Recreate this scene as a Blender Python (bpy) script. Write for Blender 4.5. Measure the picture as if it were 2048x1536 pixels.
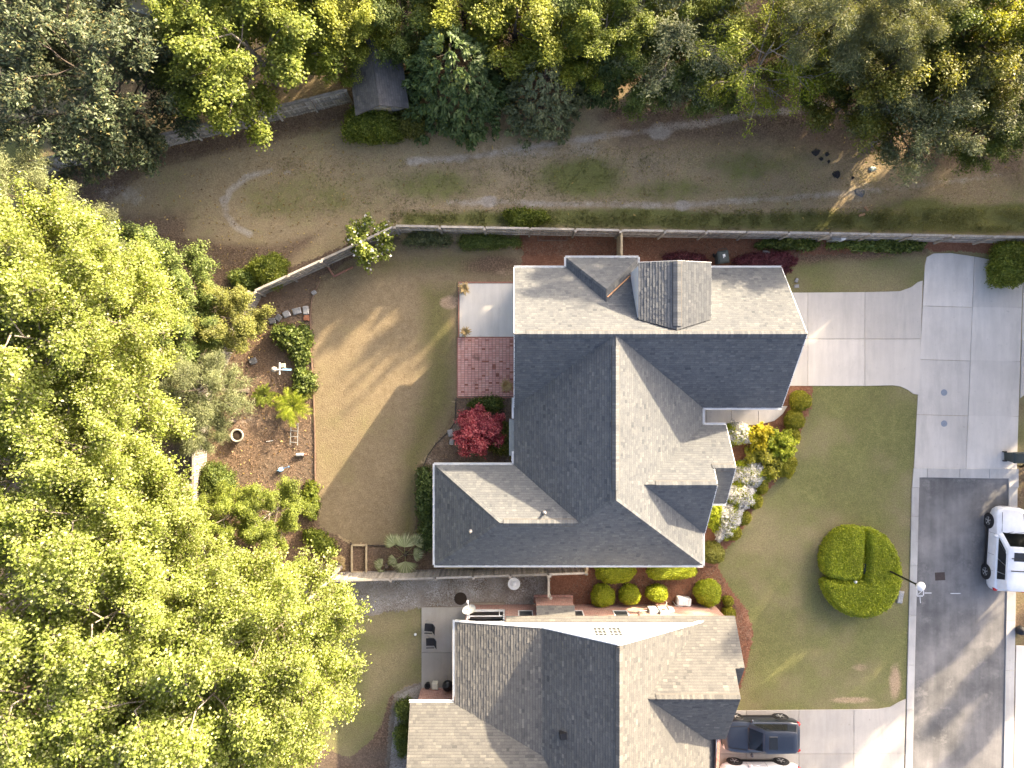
import bpy, math, random
import numpy as np
from mathutils import Vector, Matrix
for o in list(bpy.data.objects): bpy.data.objects.remove(o)
scene = bpy.context.scene
col = scene.collection
PI = math.pi
R = math.radians
# ------------------------------------------------------------------ camera
H = 42.0; F = 1421.0            # drone height (m) and focal length in photo pixels (2048 wide)
cam_d = bpy.data.cameras.new('Camera'); cam = bpy.data.objects.new('Camera', cam_d); col.objects.link(cam)
cam.location = (0, 0, H); cam.rotation_euler = (0, 0, 0)
cam_d.sensor_fit = 'HORIZONTAL'; cam_d.sensor_width = 36.0; cam_d.lens = 36.0*F/2048.0
cam_d.clip_start = 0.5; cam_d.clip_end = 2000
scene.camera = cam
# ------------------------------------------------------------------ sky and sun
SUN_EL = 17.0; SUN_AZ = 46.0     # azimuth clockwise from +Y (up in the picture)
world = bpy.data.worlds.new('World'); scene.world = world; world.use_nodes = True
wn = world.node_tree; wn.nodes.clear()
sky = wn.nodes.new('ShaderNodeTexSky'); sky.sky_type = 'NISHITA'; sky.sun_disc = False
sky.sun_elevation = R(SUN_EL); sky.sun_rotation = R(SUN_AZ); sky.altitude = 50
sky.air_density = 0.5; sky.dust_density = 6.0; sky.ozone_density = 0.5
bg = wn.nodes.new('ShaderNodeBackground'); bg.inputs['Strength'].default_value = 0.15
wo = wn.nodes.new('ShaderNodeOutputWorld')
wn.links.new(sky.outputs[0], bg.inputs['Color']); wn.links.new(bg.outputs[0], wo.inputs['Surface'])
sd = bpy.data.lights.new('Sun', 'SUN'); sd.energy = 4.4; sd.angle = R(0.6); sd.color = (1.0, 0.815, 0.56)
sun = bpy.data.objects.new('Sun', sd); col.objects.link(sun)
S = Vector((math.sin(R(SUN_AZ))*math.cos(R(SUN_EL)), math.cos(R(SUN_AZ))*math.cos(R(SUN_EL)), math.sin(R(SUN_EL))))
sun.rotation_euler = S.to_track_quat('Z', 'Y').to_euler(); sun.location = (30, 30, 60)
scene.view_settings.view_transform = 'Standard'; scene.view_settings.look = 'None'
scene.view_settings.exposure = 2.36; scene.view_settings.gamma = 1.0
scene.view_settings.use_curve_mapping = False
scene.render.engine = 'CYCLES'
scene.render.resolution_x = 1024; scene.render.resolution_y = 768

# unseen trees right of and above the frame, slim ones added for light streaks: (x, y, crown radius, height)
OFF_TREES = [(36, 0, 3.8, 10.5), (37, 7, 3.8, 11), (38, 11, 3.2, 13.8), (36, 15, 3.8, 11), (37, 22, 3.8, 10), (43, 4, 2.8, 13.5), (43, 13, 4, 11.5), (45, -3, 2.4, 9), (44, 20, 4, 11),
  (29, 27, 3.4, 8), (23, 28, 3.4, 7.5), (20, 28, 1.8, 12), (15, 29, 2.0, 11), (11, 28, 3.4, 9), (5, 29, 3.2, 9), (-1, 28, 3.2, 9), (-7, 29, 3.2, 9), (41, 22, 3.4, 10)]
# ------------------------------------------------------------------ helpers
def P(px, py, z=0.0): return Vector(((px-1024)*(H-z)/F, (768-py)*(H-z)/F, z))
def tag(o, label=None, cat=None, group=None, kind=None):
    if label: o['label'] = label
    if cat: o['category'] = cat
    if group: o['group'] = group
    if kind: o['kind'] = kind
    return o
def link(o, parent=None):
    col.objects.link(o)
    if parent is not None: o.parent = parent
    return o
def thing(name, label, cat, loc=(0,0,0), rz=0.0, group=None):
    o = bpy.data.objects.new(name, None); col.objects.link(o)
    o.empty_display_size = 0.2
    o.location = loc; o.rotation_euler = (0, 0, rz)
    return tag(o, label, cat, group)
def np_mesh(name, V, Fq, k=None):
    """V (n,3) float, Fq (m,k) int: all faces of k corners"""
    me = bpy.data.meshes.new(name)
    V = np.asarray(V, np.float32); Fq = np.asarray(Fq, np.int32); m, k = Fq.shape
    me.vertices.add(len(V)); me.vertices.foreach_set('co', V.ravel())
    me.loops.add(m*k); me.loops.foreach_set('vertex_index', Fq.ravel())
    me.polygons.add(m); me.polygons.foreach_set('loop_start', np.arange(0, m*k, k, dtype=np.int32))
    me.polygons.foreach_set('loop_total', np.full(m, k, np.int32))
    me.update(calc_edges=True); me.validate()
    return me
class MB:
    def __init__(s): s.v = []; s.f = []; s.t = []
    def add(s, vs, fs, tint=None):
        b = len(s.v); s.v += [tuple(v) for v in vs]
        for f in fs:
            s.f.append(tuple(b+i for i in f)); s.t.append(tint)
        return s
    def box(s, c, size, rz=0.0, taper=1.0, bev=0.0):
        x, y, z = size[0]/2, size[1]/2, size[2]/2; cs, sn = math.cos(rz), math.sin(rz)
        if bev > 0:
            rings = []
            for zz, ins in ((-z, 0), (z-bev, 0), (z, bev)):
                k = 1.0 if zz < 0 else taper
                X, Y = x*k-ins, y*k-ins
                b2 = min(bev, X*0.5, Y*0.5)
                rings.append([(X, -Y+b2, zz), (X, Y-b2, zz), (X-b2, Y, zz), (-X+b2, Y, zz), (-X, Y-b2, zz), (-X, -Y+b2, zz), (-X+b2, -Y, zz), (X-b2, -Y, zz)])
            vs = [(c[0]+a*cs-b*sn, c[1]+a*sn+b*cs, c[2]+d) for r in rings for a, b, d in r]
            fs = [tuple(range(7, -1, -1)), tuple(range(16, 24))]
            for q in range(2):
                for i in range(8): fs.append((q*8+i, q*8+(i+1) % 8, q*8+8+(i+1) % 8, q*8+8+i))
            return s.add(vs, fs)
        vs = []
        for dz, k in ((-z, 1.0), (z, taper)):
            for a, b in ((-x,-y),(x,-y),(x,y),(-x,y)):
                a *= k; b *= k
                vs.append((c[0]+a*cs-b*sn, c[1]+a*sn+b*cs, c[2]+dz))
        return s.add(vs, [(3,2,1,0),(4,5,6,7),(0,1,5,4),(1,2,6,5),(2,3,7,6),(3,0,4,7)])
    def beam(s, p, q, w, h, up=(0,0,1)):
        p, q = Vector(p), Vector(q); d = (q-p).normalized(); up = Vector(up)
        sd_ = d.cross(up)
        if sd_.length < 1e-4: sd_ = d.cross(Vector((1,0,0)))
        sd_.normalize(); u = sd_.cross(d).normalized()
        vs = []
        for e in (p, q):
            for a, b in ((-1,-1),(1,-1),(1,1),(-1,1)): vs.append(e+sd_*(a*w/2)+u*(b*h/2))
        return s.add(vs, [(3,2,1,0),(4,5,6,7),(0,1,5,4),(1,2,6,5),(2,3,7,6),(3,0,4,7)])
    def tube(s, pts, rads, n=6, cap=True):
        pts = [Vector(p) for p in pts]
        if not hasattr(rads, '__len__'): rads = [rads]*len(pts)
        rings = []; prev = None
        for i, p in enumerate(pts):
            d = (pts[min(i+1, len(pts)-1)]-pts[max(i-1, 0)])
            if d.length < 1e-7: d = Vector((0,0,1))
            d.normalize()
            a = prev if prev is not None else (Vector((1,0,0)) if abs(d.x) < 0.9 else Vector((0,1,0)))
            a = (a-d*a.dot(d)).normalized(); prev = a; b = d.cross(a)
            rings.append([p+(a*math.cos(2*PI*k/n)+b*math.sin(2*PI*k/n))*rads[i] for k in range(n)])
        vs = [v for r in rings for v in r]; fs = []
        for i in range(len(rings)-1):
            for k in range(n): fs.append((i*n+k, i*n+(k+1) % n, (i+1)*n+(k+1) % n, (i+1)*n+k))
        if cap: fs.append(tuple(range(n-1, -1, -1))); fs.append(tuple((len(rings)-1)*n+k for k in range(n)))
        return s.add(vs, fs)
    def lathe(s, prof, n=20, c=(0,0,0), axis='z', squash=1.0):
        vs = []; fs = []
        for r, z in prof:
            for k in range(n):
                a = 2*PI*k/n
                if axis == 'z': vs.append((c[0]+r*math.cos(a), c[1]+r*math.sin(a)*squash, c[2]+z))
                elif axis == 'y': vs.append((c[0]+r*math.cos(a), c[1]+z, c[2]+r*math.sin(a)))
                else: vs.append((c[0]+z, c[1]+r*math.cos(a), c[2]+r*math.sin(a)))
        m = len(prof)
        for i in range(m-1):
            for k in range(n): fs.append((i*n+k, i*n+(k+1) % n, (i+1)*n+(k+1) % n, (i+1)*n+k))
        fs.append(tuple(range(n-1, -1, -1))); fs.append(tuple((m-1)*n+k for k in range(n)))
        return s.add(vs, fs)
    def prism(s, poly, z0, z1):
        n = len(poly)
        vs = [(p[0], p[1], z0) for p in poly]+[(p[0], p[1], z1) for p in poly]
        a = sum(poly[i][0]*poly[(i+1) % n][1]-poly[(i+1) % n][0]*poly[i][1] for i in range(n))
        fs = [tuple(range(n)), tuple(range(2*n-1, n-1, -1))] if a < 0 else [tuple(range(n-1, -1, -1)), tuple(range(n, 2*n))]
        for i in range(n): fs.append((i, (i+1) % n, n+(i+1) % n, n+i) if a > 0 else ((i+1) % n, i, n+i, n+(i+1) % n))
        return s.add(vs, fs)
    def slabprism(s, pts, th):
        """3-D planar polygon given thickness th downwards (world z)"""
        n = len(pts); pts = [Vector(p) for p in pts]
        nn = (pts[1]-pts[0]).cross(pts[2]-pts[0])
        if nn.z < 0: pts = pts[::-1]
        vs = pts+[p-Vector((0,0,th)) for p in pts]
        fs = [tuple(range(n)), tuple(range(2*n-1, n-1, -1))]
        for i in range(n): fs.append((i, n+i, n+(i+1) % n, (i+1) % n))
        return s.add(vs, fs)
    def mesh(s, name, origin=(0,0,0)):
        me = bpy.data.meshes.new(name)
        ox, oy, oz = origin
        me.from_pydata([(a-ox, b-oy, c-oz) for a, b, c in s.v], [], s.f)
        if any(t is not None for t in s.t):
            at = me.attributes.new('tint', 'FLOAT', 'FACE')
            at.data.foreach_set('value', np.array([0.5 if t is None else t for t in s.t], np.float32))
        me.update(); return me
    def build(s, name, mat, parent=None, origin=None, smooth=False):
        if origin is None: origin = tuple(parent.location) if (parent is not None and parent.parent is None) else (tuple(parent.parent.location) if parent is not None else (0,0,0))
        me = s.mesh(name, origin); me.materials.append(mat)
        if smooth:
            me.polygons.foreach_set('use_smooth', np.ones(len(me.polygons), bool))
        o = bpy.data.objects.new(name, me)
        return link(o, parent)
def lbuild(mb, name, mat, parent=None, smooth=False):     # verts are local to the parent
    return mb.build(name, mat, parent, origin=(0,0,0), smooth=smooth)
def autosmooth(o, ang=35):
    me = o.data; me.polygons.foreach_set('use_smooth', np.ones(len(me.polygons), bool))
    try: me.set_sharp_from_angle(angle=R(ang))
    except Exception: pass
def copy_tree(o, parent=None):
    c = o.copy(); col.objects.link(c)
    if parent is not None: c.parent = parent
    for ch in list(o.children): copy_tree(ch, c)
    return c
# value noise for layout masks
def vnoise(x, y, scale, seed=0):
    x = np.asarray(x, float)/scale; y = np.asarray(y, float)/scale
    xi = np.floor(x).astype(np.int64); yi = np.floor(y).astype(np.int64)
    fx = x-xi; fy = y-yi; fx = fx*fx*(3-2*fx); fy = fy*fy*(3-2*fy)
    def h(a, b):
        n = (a*374761393+b*668265263+seed*974711) & 0x7fffffff
        n = ((n ^ (n >> 13))*1274126177) & 0x7fffffff
        return ((n ^ (n >> 16)) & 0xffff)/65535.0
    return (h(xi, yi)*(1-fx)+h(xi+1, yi)*fx)*(1-fy)+(h(xi, yi+1)*(1-fx)+h(xi+1, yi+1)*fx)*fy
def inpoly(x, y, poly):
    ins = np.zeros(np.shape(x), bool); n = len(poly); j = n-1
    for i in range(n):
        xi, yi = poly[i][0], poly[i][1]; xj, yj = poly[j][0], poly[j][1]
        if yi != yj:
            c = ((yi > y) != (yj > y)) & (x < (xj-xi)*(y-yi)/(yj-yi)+xi)
            ins ^= c
        j = i
    return ins
def segdist(x, y, pts):
    d = np.full(np.shape(x), 1e9)
    for (ax, ay), (bx, by) in zip(pts[:-1], pts[1:]):
        dx, dy = bx-ax, by-ay; t = np.clip(((x-ax)*dx+(y-ay)*dy)/(dx*dx+dy*dy+1e-9), 0, 1)
        d = np.minimum(d, np.hypot(x-ax-t*dx, y-ay-t*dy))
    return d
def PP(lst, z=0): return [tuple(P(a, b, z))[:2] for a, b in lst]
# ------------------------------------------------------------------ materials
def M(name, rough=0.8, spec=0.3):
    m = bpy.data.materials.new(name); m.use_nodes = True; nt = m.node_tree
    b = nt.nodes['Principled BSDF']; b.inputs['Roughness'].default_value = rough
    b.inputs['Specular IOR Level'].default_value = spec
    return m, nt, b
def N(nt, t, **kw):
    n = nt.nodes.new(t)
    for k, v in kw.items(): setattr(n, k, v)
    return n
def L(nt, a, b): nt.links.new(a, b)
def rgb(c): return (c[0], c[1], c[2], 1.0)
def mix(nt, fac, a, b, blend='MIX'):
    n = N(nt, 'ShaderNodeMix', data_type='RGBA', blend_type=blend)
    for idx, v in ((0, fac), (6, a), (7, b)):
        if hasattr(v, 'links') or isinstance(v, bpy.types.NodeSocket): L(nt, v, n.inputs[idx])
        elif idx == 0: n.inputs[0].default_value = v
        else: n.inputs[idx].default_value = rgb(v)
    return n.outputs[2]
def coord(nt, kind='obj', scale=(1,1,1)):
    if kind == 'pos': s = N(nt, 'ShaderNodeNewGeometry').outputs['Position']
    else: s = N(nt, 'ShaderNodeTexCoord').outputs['Object']
    if scale != (1,1,1):
        mp = N(nt, 'ShaderNodeMapping'); mp.inputs['Scale'].default_value = scale; L(nt, s, mp.inputs['Vector']); s = mp.outputs[0]
    return s
def noise(nt, vec, scale, detail=5, rough=0.6, out=0):
    n = N(nt, 'ShaderNodeTexNoise'); n.inputs['Scale'].default_value = scale; n.inputs['Detail'].default_value = detail
    n.inputs['Roughness'].default_value = rough; L(nt, vec, n.inputs['Vector']); return n.outputs[out]
def ramp(nt, fac, stops):
    r = N(nt, 'ShaderNodeValToRGB'); e = r.color_ramp.elements
    while len(e) < len(stops): e.new(0.5)
    for el, (p, c) in zip(e, stops): el.position = p; el.color = rgb(c if hasattr(c, '__len__') else (c, c, c))
    L(nt, fac, r.inputs[0]); return r.outputs[0]
def math_(nt, op, a, b=None, clamp=False):
    n = N(nt, 'ShaderNodeMath', operation=op); n.use_clamp = clamp
    for i, v in enumerate((a, b)):
        if v is None: continue
        if isinstance(v, bpy.types.NodeSocket): L(nt, v, n.inputs[i])
        else: n.inputs[i].default_value = v
    return n.outputs[0]
def bump(nt, b, h, strength=0.3, dist=0.02):
    n = N(nt, 'ShaderNodeBump'); n.inputs['Strength'].default_value = strength; n.inputs['Distance'].default_value = dist
    L(nt, h, n.inputs['Height']); L(nt, n.outputs[0], b.inputs['Normal'])
def sc(c, k): return tuple(min(1, v*k) for v in c)
MAT = {}
def mnoise(name, lo, hi, scale=2.0, fine=60.0, fine_amt=0.35, rough=0.8, spec=0.25, kind='obj', bmp=0.3, stretch=(1,1,1), metal=0.0):
    m, nt, b = M(name, rough, spec)
    v = coord(nt, kind, stretch)
    c = ramp(nt, noise(nt, v, scale), [(0.3, lo), (0.7, hi)])
    f = noise(nt, v, fine, 3)
    c = mix(nt, 1.0, c, ramp(nt, f, [(0.3, 1-fine_amt), (0.7, 1+fine_amt*0.5)]), 'MULTIPLY')
    L(nt, c, b.inputs['Base Color']); b.inputs['Metallic'].default_value = metal
    if bmp: bump(nt, b, f, bmp, 0.01)
    MAT[name] = m; return m
def plain(name, c, rough=0.5, spec=0.4, metal=0.0, var=0.12, scale=6):
    m = mnoise(name, sc(c, 1-var), sc(c, 1+var), scale, 90, var, rough, spec, 'obj', 0.05, (1,1,1), metal); return m

# shingles: every tab has its own tint; slow staining over the whole roof
def shingle(name, cols, stain):
    m, nt, b = M(name, 0.93, 0.15)
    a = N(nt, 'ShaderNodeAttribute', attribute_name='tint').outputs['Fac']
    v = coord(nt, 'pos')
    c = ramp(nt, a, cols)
    g = noise(nt, v, 28, 4, .75)
    c = mix(nt, 1.0, c, ramp(nt, g, [(0.25, 0.66), (0.75, 1.3)]), 'MULTIPLY')
    s = noise(nt, v, 0.45, 6, 0.65)
    c = mix(nt, 1.0, c, ramp(nt, s, [(0.35, stain), (0.65, (1.05, 1.05, 1.05))]), 'MULTIPLY')
    L(nt, c, b.inputs['Base Color']); bump(nt, b, g, 0.5, 0.004)
    MAT[name] = m
shingle('shingle_grey', [(0.0, (.072, .077, .083)), (0.35, (.108, .113, .118)), (0.7, (.128, .132, .133)), (1.0, (.160, .162, .158))], (.93, .93, .94))
shingle('shingle_tan', [(0.0, (.075, .074, .073)), (0.4, (.118, .115, .109)), (0.75, (.14, .135, .124)), (1.0, (.19, .18, .16))], (.93, .93, .93))
shingle('shingle_shed', [(0.0, (.11, .104, .104)), (0.5, (.15, .142, .136)), (1.0, (.2, .188, .175))], (.7, .7, .68))
plain('white_paint', (.78, .78, .76), 0.45, 0.4, 0, .05)
plain('white_metal', (.74, .75, .75), 0.35, 0.5, 0, .05)
plain('deck_board', (.10, .09, .08), 0.8)
plain('flue_metal', (.45, .42, .38), 0.4, 0.5, .6)
plain('warm_orange', (.62, .33, .16), 0.5, 0.4, 0.2)
plain('black_metal', (.012, .012, .013), 0.4, 0.5)
plain('black_plastic', (.018, .018, .02), 0.6, 0.35)
plain('rim_metal', (.55, .56, .57), .3, .5, .5)
plain('dish_grey', (.27, .28, .28), .6, .3)
plain('grey_metal', (.30, .31, .31), 0.45, 0.5, 0.3)
plain('light_grey', (.5, .52, .52), 0.55, 0.4)
plain('dark_pane', (.05, .055, .06), .4, .2)
plain('dark_screen', (.02, .02, .022), 0.8, 0.2)
plain('tan_floor', (.30, .25, .19), 0.8, 0.2)
plain('bin_green', (.045, .055, .05), 0.5, 0.4)
plain('blue_plastic', (.10, .26, .55), 0.4, 0.5)
plain('sky_blue_plastic', (.30, .52, .75), 0.4, 0.5)
plain('red_plastic', (.55, .08, .04), 0.4, 0.5)
plain('terracotta', (.30, .13, .07), 0.8, 0.2)
plain('cream_plastic', (.62, .6, .5), 0.55, 0.3)
plain('stone_pot', (.34, .31, .26), 0.85, 0.2)
plain('soil', (.045, .033, .024), 0.95, 0.1)
plain('black_fabric', (.03, .03, .033), 0.85, 0.2)
plain('pole_black', (.008, .008, .009), 0.45, 0.4)
plain('white_spray', (.6, .6, .6), 0.8, 0.2)
plain('plastic_film', (.36, .43, .36), 0.5, 0.4)
plain('cut_wood', (.42, .25, .14), 0.8, 0.2)
mnoise('fence_wood', (.28, .25, .21), (.45, .41, .36), 3, 30, .35, .9, .15, 'obj', .4, (1, 1, .15))
def vary(name, lo, hi):
    m = MAT[name]; nt = m.node_tree; b = nt.nodes['Principled BSDF']; src = b.inputs['Base Color'].links[0].from_socket
    r_ = N(nt, 'ShaderNodeObjectInfo').outputs['Random']
    L(nt, mix(nt, 1.0, src, ramp(nt, r_, [(0, lo), (1, hi)]), 'MULTIPLY'), b.inputs['Base Color'])
vary('fence_wood', .68, 1.3)
mnoise('fence_wood_tan', (.34, .27, .17), (.46, .38, .25), 3, 30, .3, .9, .15, 'obj', .4, (1, 1, .15))
mnoise('timber_edge', (.15, .095, .065), (.24, .16, .12), 4, 40, .3, .9)
mnoise('red_timber', (.30, .14, .10), (.40, .21, .16), 4, 40, .3, .9)
mnoise('bark', (.16, .13, .105), (.34, .30, .25), 3, 25, .4, .95, .1, 'obj', .5, (1, 1, .3))
mnoise('bark_dark', (.07, .055, .045), (.14, .115, .095), 3, 25, .4, .95, .1, 'obj', .5, (1, 1, .3))
mnoise('field_stone', (.25, .25, .25), (.42, .41, .40), 2, 20, .3, .9)
mnoise('flagstone_dark', (.11, .11, .115), (.2, .2, .2), 2, 20, .3, .9)

# brick wall
def brick_mat(name, c1, c2, mortar):
    m, nt, b = M(name, 0.9, 0.15)
    v = coord(nt, 'pos'); sep = N(nt, 'ShaderNodeSeparateXYZ'); L(nt, v, sep.inputs[0])
    cm = N(nt, 'ShaderNodeCombineXYZ'); L(nt, math_(nt, 'ADD', sep.outputs[0], sep.outputs[1]), cm.inputs[0]); L(nt, sep.outputs[2], cm.inputs[1])
    t = N(nt, 'ShaderNodeTexBrick'); t.inputs['Scale'].default_value = 1.0; t.inputs['Brick Width'].default_value = .21
    t.inputs['Row Height'].default_value = .075; t.inputs['Mortar Size'].default_value = .008
    t.inputs['Color1'].default_value = rgb(c1); t.inputs['Color2'].default_value = rgb(c2); t.inputs['Mortar'].default_value = rgb(mortar)
    L(nt, cm.outputs[0], t.inputs['Vector'])
    c = mix(nt, 1.0, t.outputs['Color'], ramp(nt, noise(nt, v, 8), [(0.3, .75), (0.7, 1.2)]), 'MULTIPLY')
    L(nt, c, b.inputs['Base Color']); bump(nt, b, t.outputs['Fac'], -0.5, 0.01); MAT[name] = m
brick_mat('brick_wall', (.34, .16, .12), (.42, .22, .17), (.45, .41, .37))
# lap siding
def siding():
    m, nt, b = M('siding', 0.55, 0.3)
    v = coord(nt, 'pos'); sep = N(nt, 'ShaderNodeSeparateXYZ'); L(nt, v, sep.inputs[0])
    w = math_(nt, 'FRACT', math_(nt, 'MULTIPLY', sep.outputs[2], 8.0))
    b.inputs['Base Color'].default_value = (.78, .77, .74, 1); bump(nt, b, w, 0.6, 0.012); MAT['siding'] = m
siding()
# glass: thin pane
def glass():
    m, nt, b = M('pane_glass'); nt.nodes.remove(b)
    o = nt.nodes['Material Output']; g = N(nt, 'ShaderNodeBsdfGlossy'); g.inputs['Roughness'].default_value = .03
    t = N(nt, 'ShaderNodeBsdfTransparent'); t.inputs[0].default_value = (.86, .9, .9, 1)
    fr = N(nt, 'ShaderNodeFresnel'); fr.inputs[0].default_value = 1.5
    ms = N(nt, 'ShaderNodeMixShader'); L(nt, fr.outputs[0], ms.inputs[0]); L(nt, t.outputs[0], ms.inputs[1]); L(nt, g.outputs[0], ms.inputs[2])
    L(nt, ms.outputs[0], o.inputs['Surface']); MAT['pane_glass'] = m
glass()
m, nt, b = M('car_glass', 0.06, 0.6); b.inputs['Base Color'].default_value = (.012, .014, .016, 1); MAT['car_glass'] = m
def paint(name, c, rough=.32, metal=0.0):
    m, nt, b = M(name, rough, .5); v = coord(nt, 'obj')
    L(nt, mix(nt, 1.0, c, ramp(nt, noise(nt, v, 2.5, 4), [(0.3, .9), (0.7, 1.05)]), 'MULTIPLY'), b.inputs['Base Color'])
    b.inputs['Coat Weight'].default_value = .6; b.inputs['Coat Roughness'].default_value = .08; b.inputs['Metallic'].default_value = metal; MAT[name] = m
paint('paint_white', (.74, .75, .77)); paint('paint_blue', (.016, .022, .036), .3, .1)
m, nt, b = M('tail_red', 0.2, .5); b.inputs['Base Color'].default_value = (.5, .02, .02, 1); MAT['tail_red'] = m
m, nt, b = M('lamp_clear', 0.15, .6); b.inputs['Base Color'].default_value = (.6, .62, .64, 1); MAT['lamp_clear'] = m
m, nt, b = M('lamp_globe', 0.4, .4); b.inputs['Base Color'].default_value = (.75, .74, .7, 1); MAT['lamp_globe'] = m

# concrete: cast panels with tyre marks, blotches, hairline cracks
def concrete(name, base, dark, blot=0.55, crack=0.0):
    m, nt, b = M(name, 0.88, 0.2); v = coord(nt, 'pos')
    c = ramp(nt, noise(nt, v, 0.35, 6, .6), [(0.32, dark), (0.62, base)])
    st = noise(nt, coord(nt, 'pos', (1, .12, 1)), 3, 4)
    c = mix(nt, .5, c, ramp(nt, st, [(.3, .85), (.7, 1.1)]), 'MULTIPLY')
    f = noise(nt, v, 70, 3)
    c = mix(nt, 1.0, c, ramp(nt, f, [(.3, .86), (.7, 1.08)]), 'MULTIPLY')
    c = mix(nt, ramp(nt, noise(nt, coord(nt, 'pos', (1, .25, 1)), .9, 5, .7), [(.52, 0.0), (.72, .5)]), c, sc(dark, .72))
    sp = noise(nt, v, 5, 3)
    c = mix(nt, ramp(nt, sp, [(.66, 0.0), (.76, .45)]), c, sc(dark, .6))
    a = N(nt, 'ShaderNodeAttribute', attribute_name='tint').outputs['Fac']
    c = mix(nt, 1.0, c, ramp(nt, a, [(0, .86), (1, 1.06)]), 'MULTIPLY')
    if crack:
        vo = N(nt, 'ShaderNodeTexVoronoi', feature='DISTANCE_TO_EDGE'); vo.inputs['Scale'].default_value = crack
        dv = N(nt, 'ShaderNodeVectorMath', operation='ADD'); L(nt, v, dv.inputs[0]); L(nt, noise(nt, v, 1.3, 4, .6, 1), dv.inputs[1]); L(nt, dv.outputs[0], vo.inputs['Vector'])
        c = mix(nt, ramp(nt, vo.outputs['Distance'], [(0, .6), (.006, 0.0)]), c, sc(dark, .5))
    L(nt, c, b.inputs['Base Color']); bump(nt, b, f, .25, .005); MAT[name] = m
concrete('concrete_drive', (.60, .555, .495), (.53, .49, .44))
concrete('concrete_sunlit_drive', (.45, .415, .37), (.37, .345, .31))  # drive concrete copied darker to offset the full sun on this driveway
concrete('concrete_court', (.64, .595, .54), (.54, .505, .46))
concrete('concrete_kerb', (.52, .50, .47), (.38, .365, .345))
concrete('concrete_patio', (.66, .62, .56), (.58, .55, .50))
concrete('concrete_patio_old', (.42, .39, .34), (.33, .305, .265))
def asphalt():
    m, nt, b = M('asphalt', 0.9, 0.25); v = coord(nt, 'pos')
    c = ramp(nt, noise(nt, v, 0.3, 6, .62), [(.36, (.10, .098, .098)), (.64, (.225, .214, .205))])
    st = noise(nt, coord(nt, 'pos', (1.2, .1, 1)), 1.2, 4)
    c = mix(nt, .8, c, ramp(nt, st, [(.3, .75), (.7, 1.25)]), 'MULTIPLY')
    f = noise(nt, v, 110, 2)
    c = mix(nt, 1.0, c, ramp(nt, f, [(.3, .7), (.7, 1.3)]), 'MULTIPLY')
    c = mix(nt, ramp(nt, noise(nt, v, .8, 7, .75), [(.55, 0.0), (.66, .55)]), c, (.26, .245, .23))
    L(nt, c, b.inputs['Base Color']); bump(nt, b, f, .4, .006); MAT['asphalt'] = m
asphalt()
# ground covers: attribute W = (green, pale dirt, litter, free)
def cover(name, dry1, dry2, g1, g2, dirt, lit, fine=11.0, k=2.0):
    m, nt, b = M(name, 0.95, 0.1); v = coord(nt, 'pos')
    a = N(nt, 'ShaderNodeAttribute', attribute_name='W'); sp = N(nt, 'ShaderNodeSeparateColor'); L(nt, a.outputs['Color'], sp.inputs[0])
    n1 = noise(nt, v, 0.55, 8, .7); n2 = noise(nt, v, 2.6, 7, .75); n3 = noise(nt, v, fine, 6, .8); n4 = noise(nt, v, 26.0, 2, .6)
    dry = ramp(nt, n2, [(.32, dry1), (.68, dry2)]); grn = ramp(nt, n2, [(.3, g1), (.7, g2)])
    def mask(w, n, k, lo=.25, hi=.8):
        s = math_(nt, 'ADD', w, math_(nt, 'MULTIPLY', math_(nt, 'SUBTRACT', n, 0.5), k))
        r = N(nt, 'ShaderNodeMapRange', interpolation_type='SMOOTHSTEP'); r.inputs[1].default_value = lo; r.inputs[2].default_value = hi
        L(nt, s, r.inputs[0]); return r.outputs[0]
    nm = math_(nt, 'ADD', math_(nt, 'MULTIPLY', n1, .5), math_(nt, 'ADD', math_(nt, 'MULTIPLY', n2, .3), math_(nt, 'MULTIPLY', n3, .2)))
    c = mix(nt, mask(sp.outputs[0], nm, k), dry, grn)
    lt = ramp(nt, n3, [(.3, sc(lit, .6)), (.5, lit), (.7, sc(lit, 1.8))])
    c = mix(nt, mask(sp.outputs[2], nm, k), c, lt)
    dt = ramp(nt, n2, [(.3, sc(dirt, .75)), (.7, sc(dirt, 1.15))])
    c = mix(nt, mask(sp.outputs[1], nm, k*.8, .3, .75), c, dt)
    c = mix(nt, 1.0, c, ramp(nt, n3, [(.3, .70), (.5, 1.0), (.7, 1.32)]), 'MULTIPLY')
    c = mix(nt, 1.0, c, ramp(nt, n4, [(.3, .78), (.7, 1.22)]), 'MULTIPLY')
    c = mix(nt, 1.0, c, ramp(nt, n1, [(.3, .86), (.7, 1.12)]), 'MULTIPLY')
    L(nt, c, b.inputs['Base Color']); bump(nt, b, n3, .9, .05); MAT[name] = m
cover('field_cover', (.275, .21, .122), (.37, .29, .178), (.14, .148, .045), (.20, .195, .072), (.40, .345, .275), (.165, .118, .078))
cover('back_lawn_cover', (.18, .138, .083), (.25, .196, .125), (.115, .108, .045), (.16, .142, .064), (.34, .25, .17), (.13, .09, .06), 12, 1.6)
cover('front_lawn_cover', (.225, .19, .10), (.29, .24, .135), (.125, .132, .048), (.19, .182, .075), (.38, .28, .18), (.15, .10, .065), 12, 1.6)
cover('mulch_brown', (.12, .088, .062), (.19, .142, .105), (.08, .095, .035), (.13, .135, .06), (.36, .31, .26), (.15, .103, .07), 9)
cover('mulch_red', (.175, .082, .048), (.25, .125, .078), (.08, .09, .035), (.12, .12, .05), (.36, .28, .2), (.19, .105, .066), 9)
cover('gravel_ground', (.24, .205, .165), (.36, .32, .27), (.11, .115, .045), (.15, .145, .06), (.36, .30, .24), (.14, .11, .08), 9)
mnoise('gravel_chip', (.22, .19, .16), (.50, .47, .43), 1.2, 8, .2, .9, .15, 'pos', .1)
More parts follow.
